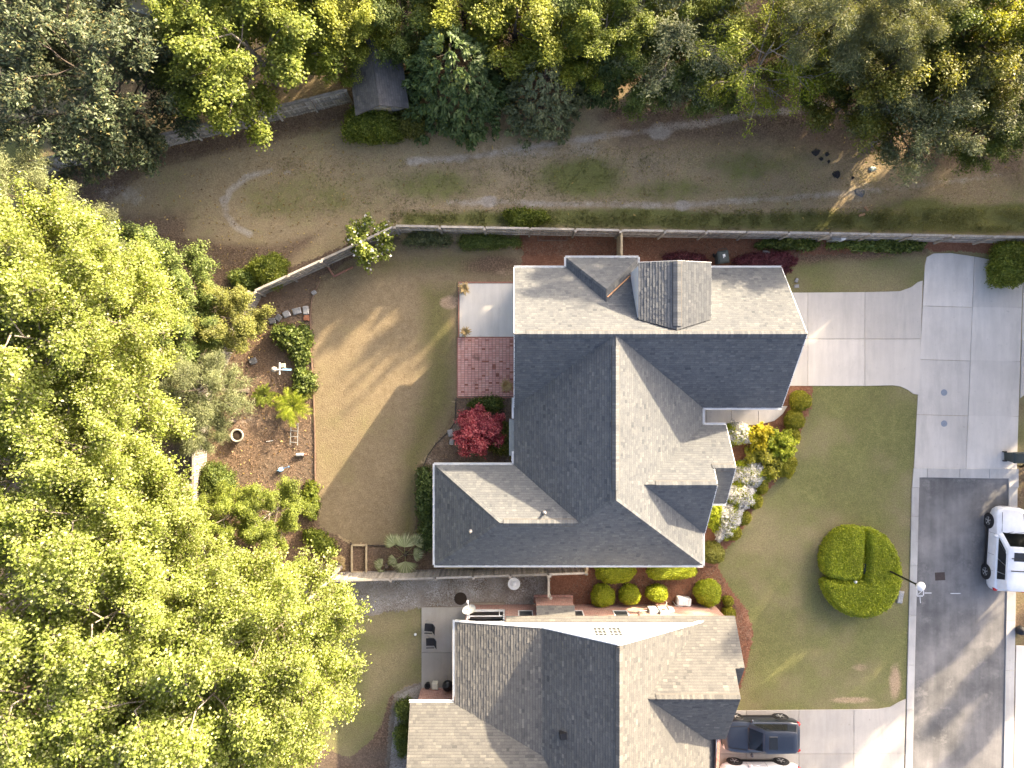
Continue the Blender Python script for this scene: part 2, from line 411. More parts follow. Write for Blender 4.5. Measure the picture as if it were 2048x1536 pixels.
mnoise('paver_red', (.30, .145, .125), (.42, .235, .21), 1.3, 40, .3, .9, .15, 'pos', .3)
mnoise('paver_joint', (.16, .11, .09), (.2, .15, .12), 4, 50, .3, .95, .1, 'pos')
def siding_dummy(): pass
# leaves
def leaf(name, stops, trans=0.35, tcol=None, rough=.5, var=.3, spec=.3, nscale=.7):
    m, nt, b = M(name, rough, spec); g = N(nt, 'ShaderNodeNewGeometry'); rnd = g.outputs['Random Per Island']
    c = ramp(nt, rnd, stops)
    c = mix(nt, 1.0, c, ramp(nt, noise(nt, g.outputs['Position'], nscale, 4), [(.3, 1-var), (.7, 1+var)]), 'MULTIPLY')
    L(nt, c, b.inputs['Base Color'])
    t = N(nt, 'ShaderNodeBsdfTranslucent')
    L(nt, mix(nt, 1.0, c, tcol or (1.25, 1.15, .5), 'MULTIPLY'), t.inputs[0])
    ms = N(nt, 'ShaderNodeMixShader'); ms.inputs[0].default_value = trans
    o = nt.nodes['Material Output']; L(nt, b.outputs[0], ms.inputs[1]); L(nt, t.outputs[0], ms.inputs[2]); L(nt, ms.outputs[0], o.inputs['Surface'])
    MAT[name] = m
leaf('leaf_tulip', [(0, (.15, .20, .028)), (.5, (.25, .30, .065)), (.85, (.345, .38, .13)), (1, (.52, .52, .32))], .48, var=.22, nscale=.35)
leaf('leaf_green', [(0, (.10, .135, .02)), (.6, (.18, .225, .034)), (1, (.31, .34, .07))], .45)
leaf('leaf_mid', [(0, (.07, .105, .024)), (.6, (.14, .185, .042)), (1, (.24, .28, .08))], .4)
leaf('leaf_magnolia', [(0, (.036, .052, .024)), (.6, (.075, .098, .044)), (.93, (.135, .145, .07)), (1, (.30, .23, .08))], .15, rough=.5, spec=.3)
leaf('leaf_cedar', [(0, (.045, .075, .022)), (.6, (.09, .135, .036)), (1, (.165, .21, .075))], .25)
leaf('leaf_olive', [(0, (.105, .12, .022)), (.6, (.175, .185, .035)), (1, (.27, .26, .075))], .4)
leaf('leaf_grey', [(0, (.095, .115, .05)), (.6, (.16, .18, .08)), (1, (.25, .26, .13))], .3)
leaf('leaf_yellow', [(0, (.15, .18, .022)), (.6, (.265, .295, .04)), (1, (.39, .40, .08))], .45)
leaf('leaf_rust', [(0, (0.182, 0.112, 0.028)), (.6, (0.308, 0.210, 0.056)), (1, (0.420, 0.308, 0.098))], .3)
leaf('leaf_maple', [(0, (.22, .03, .04)), (.5, (.42, .075, .085)), (1, (.65, .22, .2))], .35, (1.2, .7, .7), var=.25)
leaf('leaf_hedge', [(0, (.17, .22, .012)), (.6, (.33, .38, .02)), (1, (.46, .48, .05))], .3, var=.18)
leaf('leaf_box', [(0, (.14, .15, .014)), (.6, (.25, .245, .018)), (1, (.34, .32, .04))], .3, var=.15)
leaf('leaf_gold', [(0, (.36, .32, .01)), (.6, (.55, .48, .02)), (1, (.65, .56, .05))], .35)
leaf('leaf_purple', [(0, (.06, .014, .02)), (.6, (.12, .032, .04)), (1, (.2, .06, .07))], .2)
leaf('petal_white', [(0, (.55, .53, .5)), (1, (.8, .78, .75))], .3, (1, 1, 1), var=.08)
leaf('petal_pink', [(0, (.5, .28, .32)), (1, (.65, .45, .48))], .3, (1, .9, .9), var=.08)
leaf('leaf_straw', [(0, (.3, .2, .08)), (.6, (.45, .33, .15)), (1, (.6, .48, .26))], .25, (1.1, 1, .7))
leaf('leaf_sago', [(0, (0.140, 0.182, 0.014)), (.6, (0.280, 0.336, 0.028)), (1, (0.420, 0.420, 0.084))], .35)
leaf('leaf_fan', [(0, (0.196, 0.224, 0.105)), (.6, (0.308, 0.336, 0.168)), (1, (0.448, 0.462, 0.280))], .3)
leaf('leaf_fallen', [(0, (.12, .07, .03)), (.5, (.26, .16, .05)), (1, (.48, .36, .12))], .1)
leaf('leaf_litter', [(0, (.07, .04, .025)), (.5, (.15, .09, .055)), (1, (.28, .19, .12))], .05)
leaf('grass_blade', [(0, (.12, .135, .04)), (.6, (.17, .18, .06)), (1, (.27, .25, .11))], .4)
# ------------------------------------------------------------------ ground sheets
def grid_sheet(name, xs, ys, z, mat, keep=None, wfn=None, hfn=None):
    X, Y = np.meshgrid(xs, ys); nx, ny = len(xs), len(ys)
    Z = np.full(X.shape, z)+(hfn(X, Y) if hfn else 0)
    idx = np.arange(nx*ny).reshape(ny, nx)
    Q = np.stack([idx[:-1,:-1], idx[:-1,1:], idx[1:,1:], idx[1:,:-1]], -1).reshape(-1, 4)
    V = np.stack([X.ravel(), Y.ravel(), Z.ravel()], 1)
    if keep is not None:
        cx = (X[:-1,:-1]+X[1:,1:])/2; cy = (Y[:-1,:-1]+Y[1:,1:])/2
        Q = Q[keep(cx, cy).ravel()]
        used = np.unique(Q); mp = np.full(len(V), -1); mp[used] = np.arange(len(used)); Q = mp[Q]; V = V[used]
    me = np_mesh(name, V, Q); me.materials.append(MAT[mat])
    if wfn is not None:
        W = np.ones((len(V), 4), np.float32); W[:, :3] = np.clip(wfn(V[:,0], V[:,1]), 0, 1)
        at = me.attributes.new('W', 'FLOAT_COLOR', 'POINT'); at.data.foreach_set('color', W.ravel())
    me.polygons.foreach_set('use_smooth', np.ones(len(me.polygons), bool))
    o = bpy.data.objects.new(name, me); link(o); o['kind'] = 'structure'; return o
def sheet(name, pxpoly, z, mat, wfn, cell=0.065, wob=0.18, seed=1):
    poly = PP(pxpoly); a = np.array(poly); lo = a.min(0)-.4; hi = a.max(0)+.4
    def keep(x, y):
        wx = (vnoise(x, y, .9, seed)-.5)*wob*2+(vnoise(x, y, .25, seed+3)-.5)*wob+(vnoise(x, y, .07, seed+5)-.5)*.14
        wy = (vnoise(x, y, .9, seed+1)-.5)*wob*2+(vnoise(x, y, .25, seed+4)-.5)*wob+(vnoise(x, y, .07, seed+6)-.5)*.14
        return inpoly(x+wx, y+wy, poly)
    return grid_sheet(name, np.arange(lo[0], hi[0], cell), np.arange(lo[1], hi[1], cell), z, mat, keep, wfn)
def blob(x, y, px, py, rpx, soft=.5, ry=None):
    c = P(px, py); r = rpx/33.83; r2 = (ry or rpx)/33.83
    d = np.hypot((x-c.x)/r, (y-c.y)/r2)
    return np.clip((1+soft/2-d)/soft, 0, 1)
def line(x, y, pts, wpx, soft=.8):
    d = segdist(x, y, PP(pts))/(wpx/33.83)
    return np.clip((1+soft/2-d)/soft, 0, 1)
def area(x, y, pts, soft=.8):
    p = PP(pts); d = segdist(x, y, p+[p[0]]); s = np.where(inpoly(x, y, p), d, -d)
    return np.clip(.5+s/soft, 0, 1)
def W_field(x, y):
    g = .30+.35*(vnoise(x, y, 4, 5)-.5)
    g = np.maximum(g, .85*area(x, y, [(800, 425), (1000, 420), (1260, 412), (1500, 425), (1760, 420), (2060, 400), (2060, 470), (800, 452)], .7))
    g = np.maximum(g, .80*blob(x, y, 1160, 355, 100, 1.0, 45)); g = np.maximum(g, .6*blob(x, y, 1330, 380, 130, 1.2, 30))
    g = np.maximum(g, .55*blob(x, y, 600, 400, 140, 1.2, 60)); g = np.maximum(g, .62*blob(x, y, 870, 370, 120, 1.2, 40))
    g = np.maximum(g, .62*blob(x, y, 1500, 330, 120, 1.2, 40)); g = np.maximum(g, .75*blob(x, y, 1830, 420, 100, 1.0, 30))
    g = np.maximum(g, .75*area(x, y, [(-60, 210), (90, 260), (90, 330), (-60, 380)], 1))
    d = .70*line(x, y, [(820, 322), (920, 318), (1010, 302), (1120, 285), (1230, 268), (1320, 256), (1420, 244), (1500, 228), (1640, 214)], 11, 1.6)
    d = np.maximum(d, .62*line(x, y, [(900, 405), (980, 404), (1100, 408), (1230, 409), (1370, 411), (1480, 402), (1600, 394), (1720, 384), (1860, 368), (2000, 350)], 10, 1.6))
    d = np.maximum(d, .66*line(x, y, [(540, 340), (490, 356), (460, 380), (448, 405), (452, 430), (470, 452), (500, 470)], 9, 1.2))
    for px, py, r in ((1318, 262, 26), (978, 403, 17), (1365, 411, 16), (574, 345, 9), (1640, 214, 22), (448, 400, 11)):
        d = np.maximum(d, 1.0*blob(x, y, px, py, r, .9, r*.7))
    d = np.maximum(d, .55*blob(x, y, 1080, 300, 160, 1.2, 22)); d = np.maximum(d, .45*blob(x, y, 250, 390, 90, 1.0, 30))
    d = np.maximum(d, .5*blob(x, y, 1720, 385, 40, .8, 25))
    d = d*(.8+.35*vnoise(x, y, 1.6, 90))-.06*vnoise(x, y, .7, 91)
    l = .25*vnoise(x, y, 3, 9)
    l = np.maximum(l, .9*area(x, y, [(60, 340), (300, 280), (690, 180), (820, 240), (640, 260), (470, 300), (300, 340), (200, 420), (60, 440)], 1.4))
    l = np.maximum(l, .85*area(x, y, [(180, 430), (320, 460), (520, 490), (650, 460), (520, 590), (300, 600)], 1.2))
    l = np.maximum(l, .72*area(x, y, [(1200, 230), (1450, 170), (1650, 150), (2060, 190), (2060, 380), (1750, 330), (1560, 300), (1350, 300), (1230, 300)], 2.0))
    l = np.maximum(l, .8*area(x, y, [(1180, 225), (1330, 180), (1700, 160), (1680, 200), (1400, 235), (1200, 250)], .8))
    l = np.maximum(l, .9*area(x, y, [(300, -60), (2060, -60), (2060, 160), (1200, 190), (690, 180)], 2))
    l = np.maximum(l, .9*area(x, y, [(-200, 420), (380, 420), (400, 1000), (620, 1200), (640, 1600), (-200, 1600)], 2))
    return np.stack([g, d, l], 1)
fx = np.concatenate([[-900, -400, -180, -90, -60, -45], np.arange(-36, 36.01, .16), [45, 60, 90, 180, 400, 900]])
fy = np.concatenate([[-900, -400, -180, -90, -60, -40], np.arange(-28, 28.01, .16), [40, 60, 90, 180, 400, 900]])
ground = grid_sheet('ground', fx, fy, 0.0, 'field_cover', None, W_field,
                    lambda X, Y: np.where((np.abs(X) < 35) & (Y > 9.6) & (Y < 27), .05*(vnoise(X, Y, 1.5, 3)-.5), 0)-.03*(Y > 9.6))
def W_back(x, y):
    g = .28+.4*(vnoise(x, y, 2.5, 21)-.5)
    g = np.maximum(g, .75*area(x, y, [(830, 560), (918, 560), (918, 800), (900, 850), (850, 930), (840, 1080), (790, 1080), (800, 900), (840, 760)], 2.2))
    g = np.maximum(g, .55*area(x, y, [(700, 500), (1030, 480), (1030, 560), (760, 560)], 1.8))
    d = .9*blob(x, y, 900, 605, 22, 1.0, 14)+.45*blob(x, y, 1010, 545, 30, 1.0, 12)+.3*vnoise(x, y, 1.2, 4)*0
    l = .15*vnoise(x, y, 1.5, 7)+.7*blob(x, y, 985, 530, 60, 1.2, 22)
    return np.stack([g, d, l], 1)
sheet('back_lawn', [(640, 560), (700, 520), (780, 486), (860, 478), (1045, 498), (1045, 560), (1045, 800), (912, 800), (908, 845), (870, 890), (846, 930), (845, 1080), (790, 1092), (690, 1085), (645, 1050), (630, 990), (628, 800), (622, 600)], .014, 'back_lawn_cover', W_back)
def W_front(x, y):
    g = .62+.5*(vnoise(x, y, 3, 31)-.5)+.2*(vnoise(x, y, .8, 32)-.5)
    d = .75*blob(x, y, 1790, 1365, 14, 1, 40)+.6*blob(x, y, 1720, 1335, 22, 1, 10)+.6*blob(x, y, 1700, 1400, 60, 1, 8)
    l = 0*x
    return np.stack([g, d, l], 1)
sheet('front_lawn', [(1560, 768), (1845, 764), (1832, 940), (1822, 1000), (1814, 1420), (1440, 1425), (1470, 1390), (1490, 1330), (1503, 1270), (1492, 1222), (1462, 1185), (1437, 1145), (1440, 1110), (1476, 1068), (1518, 995), (1570, 945), (1590, 880), (1620, 800)], .014, 'front_lawn_cover', W_front, wob=.08)
def W_side(x, y):
    g = .55+.5*(vnoise(x, y, 2, 41)-.5); d = 0*x; l = .75*area(x, y, [(1560, 480), (1860, 470), (1860, 515), (1560, 535)], .8)
    return np.stack([g, d, l], 1)
sheet('side_lawn', [(1560, 512), (1862, 500), (1855, 560), (1830, 590), (1560, 590)], .014, 'front_lawn_cover', W_side, wob=.1)
sheet('verge', [(2012, 930), (2100, 930), (2100, 1300), (2012, 1300)], .012, 'front_lawn_cover', lambda x, y: np.stack([.5+.4*(vnoise(x, y, 1, 5)-.5), 0*x, .55+.4*(vnoise(x, y, 1.4, 6)-.5)], 1), wob=.05)
sheet('verge', [(2020, 780), (2100, 780), (2100, 935), (2020, 935)], .012, 'front_lawn_cover', lambda x, y: np.stack([.5+.4*(vnoise(x, y, 1, 5)-.5), 0*x, .3+.4*(vnoise(x, y, 1.4, 6)-.5)], 1), wob=.05)
def W_mulch(x, y): return np.stack([.12+.5*(vnoise(x, y, 1.6, 51)-.5), .1+.5*(vnoise(x, y, 2, 52)-.5), .55+.6*(vnoise(x, y, 1.1, 53)-.5)], 1)
sheet('garden_bed', [(470, 600), (520, 560), (690, 490), (785, 462), (800, 480), (700, 525), (640, 562), (624, 602), (630, 800), (632, 990), (648, 1050), (690, 1086), (800, 1092), (875, 1085), (890, 1150), (600, 1165), (330, 1165), (330, 850)], .008, 'mulch_brown', W_mulch, wob=.08)
sheet('maple_bed', [(846, 935), (870, 890), (908, 845), (912, 795), (1045, 795), (1045, 935)], .02, 'mulch_brown', lambda x, y: np.stack([.3+.5*(vnoise(x, y, 1, 55)-.5), .3+.6*(vnoise(x, y, 1.4, 56)-.5), .4+0*x], 1), wob=.06)
sheet('hosta_bed', [(835, 930), (900, 930), (900, 1100), (828, 1100)], .024, 'mulch_brown', lambda x, y: np.stack([.45+.5*(vnoise(x, y, 1, 57)-.5), 0*x, .5+0*x], 1), wob=.08)
def W_red(x, y): return np.stack([.06+.3*(vnoise(x, y, 1.6, 61)-.5), .12+.5*(vnoise(x, y, 1.6, 62)-.5), .2+.6*(vnoise(x, y, 1.1, 63)-.5)], 1)
sheet('mulch_bed', [(1040, 462), (1240, 462), (1860, 472), (2100, 478), (2100, 512), (1845, 500), (1600, 522), (1610, 590), (1560, 590), (1030, 600), (1030, 500)], .010, 'mulch_red', W_red, wob=.06)
sheet('mulch_bed', [(1380, 840), (1560, 768), (1625, 770), (1622, 815), (1594, 880), (1572, 945), (1520, 997), (1478, 1068), (1442, 1110), (1430, 1150), (1380, 1150)], .018, 'mulch_red', W_red, wob=.03)
sheet('mulch_bed', [(1100, 1110), (1430, 1110), (1442, 1146), (1466, 1185), (1496, 1222), (1506, 1270), (1494, 1330), (1476, 1390), (1430, 1390), (1430, 1240), (1100, 1240)], .019, 'mulch_red', W_red, wob=.03)
def W_nlawn(x, y): return np.stack([.62+.5*(vnoise(x, y, 2, 71)-.5)-.5*area(x, y, [(735, 1300), (830, 1290), (830, 1310), (740, 1400)], 1.5)-.3*blob(x, y, 750, 1250, 45, 1, 25), 0*x, .1+0*x], 1)
sheet('neighbour_lawn', [(600, 1240), (700, 1225), (845, 1208), (846, 1365), (810, 1372), (780, 1395), (770, 1440), (745, 1480), (700, 1520), (640, 1500), (600, 1500)], .012, 'front_lawn_cover', W_nlawn, wob=.06)
def W_grav(x, y): return np.stack([.15+.5*(vnoise(x, y, 1.3, 81)-.5), 0*x, .35+.7*(vnoise(x, y, .9, 83)-.5)], 1)
sheet('gravel_strip', [(560, 1150), (1100, 1140), (1100, 1215), (1040, 1222), (845, 1215), (700, 1235), (560, 1260)], .016, 'gravel_ground', W_grav, wob=.08)
sheet('gravel_strip', [(790, 1385), (845, 1362), (860, 1560), (770, 1560), (780, 1440)], .017, 'gravel_ground', W_grav, wob=.06)
sheet('mulch_bed', [(600, 1480), (640, 1495), (700, 1515), (745, 1478), (768, 1440), (778, 1395), (792, 1385), (780, 1440), (772, 1560), (560, 1560)], .015, 'mulch_brown', W_mulch, wob=.04)

# loose gravel chips (uncountable) on the two strips
rng = np.random.default_rng(5)
def scatter(poly_px, n, seed):
    poly = PP(poly_px); a = np.array(poly); r = np.random.default_rng(seed)
    x = r.uniform(a[:,0].min(), a[:,0].max(), n*3); y = r.uniform(a[:,1].min(), a[:,1].max(), n*3)
    k = inpoly(x, y, poly); return x[k][:n], y[k][:n]
def chips(name, polys, n, size, mat, label, cat, z=.02, flat=.5, seed=3, dens=None):
    Vs, Fs = [], []
    r = np.random.default_rng(seed)
    for i, pl in enumerate(polys):
        x, y = scatter(pl, n, seed+i)
        if dens is not None:
            k = vnoise(x, y, .8, seed) < dens+r.uniform(-.2, .2, len(x)); x, y = x[k], y[k]
        m = len(x); s = r.uniform(.4, 1, m)*size; ang = r.uniform(0, 2*PI, m); el = r.uniform(.5, 1, m)
        base = np.stack([np.cos(ang)*s, np.sin(ang)*s, 0*s], 1); side = np.stack([-np.sin(ang)*s*el, np.cos(ang)*s*el, 0*s], 1)
        c = np.stack([x, y, np.full(m, z)], 1); top = c+np.stack([0*s, 0*s, s*flat], 1)
        V = np.stack([c-base, c-side, c+base, c+side, top-base*.3-side*.2, top+base*.35+side*.1], 1).reshape(-1, 3)
        b = (np.arange(m)*6)[:, None]+sum(len(v) for v in Vs)
        T = np.array([[0,1,4],[1,2,5],[1,5,4],[2,3,5],[3,0,4],[3,4,5]])
        Fs.append((b[:, :, None]+T.reshape(1, 6, 3)).reshape(-1, 3)); Vs.append(V)
    me = np_mesh(name, np.concatenate(Vs), np.concatenate(Fs)); me.materials.append(MAT[mat])
    o = bpy.data.objects.new(name, me); link(o); return tag(o, label, cat, None, 'stuff')
chips('gravel', [[(600, 1155), (1090, 1148), (1090, 1212), (845, 1212), (700, 1232)], [(795, 1390), (842, 1368), (850, 1545), (778, 1545)]], 9000, .045, 'gravel_chip', 'pale stone gravel strewn between the fence and the lower house', 'gravel', .018, .45, 3)
# ------------------------------------------------------------------ slabs and paving
def slabs(name, polys, mat, top, joint=.016, depth=.12, seed=1):
    root = bpy.data.objects.new(name, None); link(root); root['kind'] = 'structure'; rr = random.Random(seed)
    for pl in polys:
        w = PP(pl); n = len(w); c = Vector((sum(p[0] for p in w)/n, sum(p[1] for p in w)/n))
        # inset by half a joint
        a2 = sum(w[i][0]*w[(i+1) % n][1]-w[(i+1) % n][0]*w[i][1] for i in range(n)); sg = 1 if a2 > 0 else -1
        ins = []
        for d in (joint/2, joint/2+.012):
            q = []
            for i in range(n):
                p0, p1, p2 = Vector(w[i-1]), Vector(w[i]), Vector(w[(i+1) % n])
                e1 = (p1-p0).normalized(); e2 = (p2-p1).normalized()
                n1 = Vector((-e1.y, e1.x))*sg; n2 = Vector((-e2.y, e2.x))*sg
                b = (n1+n2); b = b/max(b.length_squared, .3)*2
                q.append(p1+b*d)
            ins.append(q)
        dz = rr.uniform(-.004, .004)
        vs = [(p.x, p.y, top-depth) for p in ins[0]]+[(p.x, p.y, top-.012+dz) for p in ins[0]]+[(p.x, p.y, top+dz) for p in ins[1]]
        fs = []
        for r_ in (0, n):
            for i in range(n): fs.append((r_+i, r_+(i+1) % n, r_+n+(i+1) % n, r_+n+i) if sg > 0 else (r_+(i+1) % n, r_+i, r_+n+i, r_+n+(i+1) % n))
        fs.append(tuple(range(2*n, 3*n)) if sg > 0 else tuple(range(3*n-1, 2*n-1, -1)))
        mb = MB(); mb.add(vs, fs, rr.random()); mb.build('slab', MAT[mat], root)
    return root
slabs('driveway', [
  [(1560, 585), (1615, 585), (1615, 678), (1560, 678)], [(1560, 678), (1615, 678), (1615, 772), (1560, 772)],
  [(1615, 585), (1729, 584), (1729, 678), (1615, 678)], [(1615, 678), (1729, 678), (1729, 772), (1615, 772)],
  [(1729, 584), (1775, 583), (1800, 582), (1822, 574), (1835, 564), (1845, 561), (1841, 678), (1729, 678)],
  [(1729, 678), (1841, 678), (1838, 790), (1826, 788), (1815, 780), (1800, 773), (1785, 771), (1729, 772)]], 'concrete_drive', .055)
def lerp2(a, b, t): return (a[0]+(b[0]-a[0])*t, a[1]+(b[1]-a[1])*t)
rows = [509, 612, 719, 829, 936]
def colx(c, y):
    a = {0: ((1850, 508), (1827, 936)), 1: ((1948, 512), (1931, 936)), 2: ((2046, 508), (2033, 936))}[c]
    t = (y-a[0][1])/(a[1][1]-a[0][1]); return (a[0][0]+(a[1][0]-a[0][0])*t, y)
cs = []
for i in range(4):
    for c in (0, 1):
        pl = [colx(c, rows[i]), colx(c+1, rows[i]+(3 if c == 0 else 4)), colx(c+1, rows[i+1]+(3 if c == 0 else 4)), colx(c, rows[i+1]+(0 if c == 0 else 3))]
        if i == 0 and c == 0: pl = [(1866, 507), (1900, 506), (1948, 513), colx(1, rows[1]+3), colx(0, rows[1]), (1849, 530), (1853, 514)]
        if i == 0 and c == 1: pl = [(1948, 513), (1996, 522), (2046, 536), colx(2, rows[1]+4), colx(1, rows[1]+3)]
        cs.append(pl)
cs += [[(2047, 540), (2090, 545), (2086, 682), (2043, 680)], [(2043, 680), (2086, 682), (2082, 802), (2062, 798), (2050, 788), (2039, 797)]]
court = slabs('court_paving', cs, 'concrete_court', .055)
slabs('side_walk', [[(1380, 812), (1412, 812), (1412, 852), (1380, 852)], [(1412, 812), (1462, 812), (1462, 852), (1412, 852)], [(1462, 812), (1516, 812), (1516, 850), (1462, 852)], [(1516, 812), (1575, 812), (1565, 828), (1548, 842), (1516, 850)]], 'concrete_drive', .06)
slabs('neighbour_driveway', [
  [(1400, 1420), (1492, 1420), (1492, 1507), (1400, 1507)], [(1492, 1420), (1597, 1419), (1597, 1507), (1492, 1507)], [(1597, 1419), (1707, 1418), (1707, 1507), (1597, 1507)],
  [(1707, 1418), (1755, 1417), (1780, 1413), (1797, 1403), (1811, 1397), (1808, 1506), (1707, 1507)],
  [(1400, 1507), (1492, 1507), (1492, 1600), (1400, 1600)], [(1492, 1507), (1597, 1507), (1597, 1600), (1492, 1600)], [(1597, 1507), (1707, 1507), (1707, 1600), (1597, 1600)], [(1707, 1507), (1808, 1506), (1806, 1600), (1707, 1600)]], 'concrete_sunlit_drive', .055)
slabs('opposite_driveway', [[(2031, 1290), (2048, 1291), (2068, 1300), (2068, 1412), (2029, 1412)], [(2029, 1412), (2068, 1412), (2068, 1440), (2028, 1440)], [(2028, 1440), (2068, 1440), (2068, 1560), (2026, 1560)]], 'concrete_court', .055)
# road, kerbs
road = MB(); road.add([(*p, .02) for p in PP([(1834, 952), (2018, 952), (2014, 1100), (2004, 1600), (1822, 1600), (1832, 1100)])], [(5, 4, 3, 2, 1, 0)])
o = road.build('road', MAT['asphalt']); o['kind'] = 'structure'
ks = [[(1826, 936), (1853, 936), (1853, 955), (1838, 955), (1838, 975), (1823, 975)], [(1853, 936), (1918, 937), (1918, 956), (1853, 955)], [(1918, 937), (1977, 937), (1977, 957), (1918, 956)], [(1977, 937), (2036, 937), (2036, 975), (2016, 975), (2016, 957), (1977, 957)]]
def kx(side, y):
    t = (y-975)/(1600-975)
    return (1822.5-15*t, 1837.5-15*t) if side == 0 else (2016-12*t, 2034-10*t)
for side, ys in ((0, [975, 1033, 1131, 1230, 1330, 1418, 1507, 1600]), (1, [975, 1060, 1150, 1242, 1340, 1440, 1600])):
    for a, b in zip(ys[:-1], ys[1:]):
        ks.append([(kx(side, a)[0], a), (kx(side, a)[1], a), (kx(side, b)[1], b), (kx(side, b)[0], b)])
slabs('kerb', ks, 'concrete_kerb', .075)
# white sprayed utility marks and a patch in the asphalt
mt_ = thing('painted_marking', 'white spray painted survey box and ticks on the asphalt', 'road marking', tuple(P(1841, 1186)))
def mark(a, b, w=.06): mk = MB(); mk.beam(P(*a, .026), P(*b, .026), w, .003); mk.build('stroke', MAT['white_spray'], mt_, origin=tuple(mt_.location))
mark((1834, 1178), (1846, 1178)); mark((1834, 1179), (1834, 1191)); mark((1834, 1192), (1846, 1192)); mark((1847, 1179), (1847, 1191)); mark((1836, 1189), (1845, 1181), .04)
mark((1849, 1186), (1863, 1186), .05); mark((1840, 1194), (1841, 1206), .04); mark((1901, 1187), (1921, 1187), .05)
pt = MB(); pt.add([(*p, .0245) for p in PP([(1869, 1145), (1889, 1144), (1890, 1160), (1870, 1161)])], [(3, 2, 1, 0)])
plain('patch_brown', (.075, .06, .055), .95, .1)
o = pt.build('asphalt_patch', MAT['patch_brown']); tag(o, 'small dark square repair patch in the road surface', 'patch')
# patios
slabs('patio', [[(919, 567), (1050, 567), (1050, 674), (919, 674)]], 'concrete_patio', .09)
slabs('neighbour_patio', [[(843, 1214), (1010, 1214), (1010, 1304), (843, 1304)], [(843, 1304), (1010, 1304), (1010, 1400), (843, 1400)]], 'concrete_patio_old', .07)
# brick paving in running grid blocks
root = bpy.data.objects.new('brick_patio', None); link(root); root['kind'] = 'structure'
a = P(915, 675); b_ = P(1045, 795)
mb = MB(); mb.box(((a.x+b_.x)/2, (a.y+b_.y)/2, .03), (b_.x-a.x, a.y-b_.y, .06)); mb.build('paving_bed', MAT['paver_joint'], root)
rr = random.Random(8); mb = MB(); nx, ny = int((b_.x-a.x)/.205), int((a.y-b_.y)/.105)
for j in range(ny):
    for i in range(nx):
        blk = ((i//2)+(j//4)) % 2
        x = a.x+.01+i*.205+.1; y = a.y-.01-j*.105-.05
        z = .085+rr.uniform(-.004, .004); t = rr.random()
        if rr.random() < .06: t = -.6
        wv, hv = .097, .0475
        s0 = len(mb.f)
        vs = [(x-wv, y-hv, .05), (x+wv, y-hv, .05), (x+wv, y+hv, .05), (x-wv, y+hv, .05)]+[(x-wv+.006, y-hv+.006, z), (x+wv-.006, y-hv+.006, z), (x+wv-.006, y+hv-.006, z), (x-wv+.006, y+hv-.006, z)]
        mb.add(vs, [(4,5,6,7),(0,1,5,4),(1,2,6,5),(2,3,7,6),(3,0,4,7)], t)
m, nt, b = M('paver', .9, .15); v = coord(nt, 'pos'); at = N(nt, 'ShaderNodeAttribute', attribute_name='tint').outputs['Fac']
c = ramp(nt, at, [(0, (.36, .15, .11)), (.05, (.60, .32, .27)), (.6, (.66, .37, .31)), (1, (.70, .43, .37))])
c = mix(nt, ramp(nt, noise(nt, v, 1.1, 5), [(.60, 0.0), (.70, .75)]), c, (.19, .085, .065))
c = mix(nt, 1.0, c, ramp(nt, noise(nt, v, 40, 3), [(.3, .8), (.7, 1.1)]), 'MULTIPLY'); L(nt, c, b.inputs['Base Color'])
o = mb.build('brick', m, root); o['kind'] = 'stuff'
mb = MB()
for p, q in (((915, 675), (915, 795)), ((915, 675), (1030, 675)), ((915, 795), (1030, 795))):
    mb.beam(P(*p, .045), P(*q, .045), .07, .10)
mb.build('edging', MAT['red_timber'], root)
mb = MB(); mb.beam(P(917, 565, .05), P(1030, 565, .05), .07, .12); mb.beam(P(917.5, 567, .05), P(917.5, 674, .05), .06, .1); mb.build('edging', MAT['red_timber'], root)
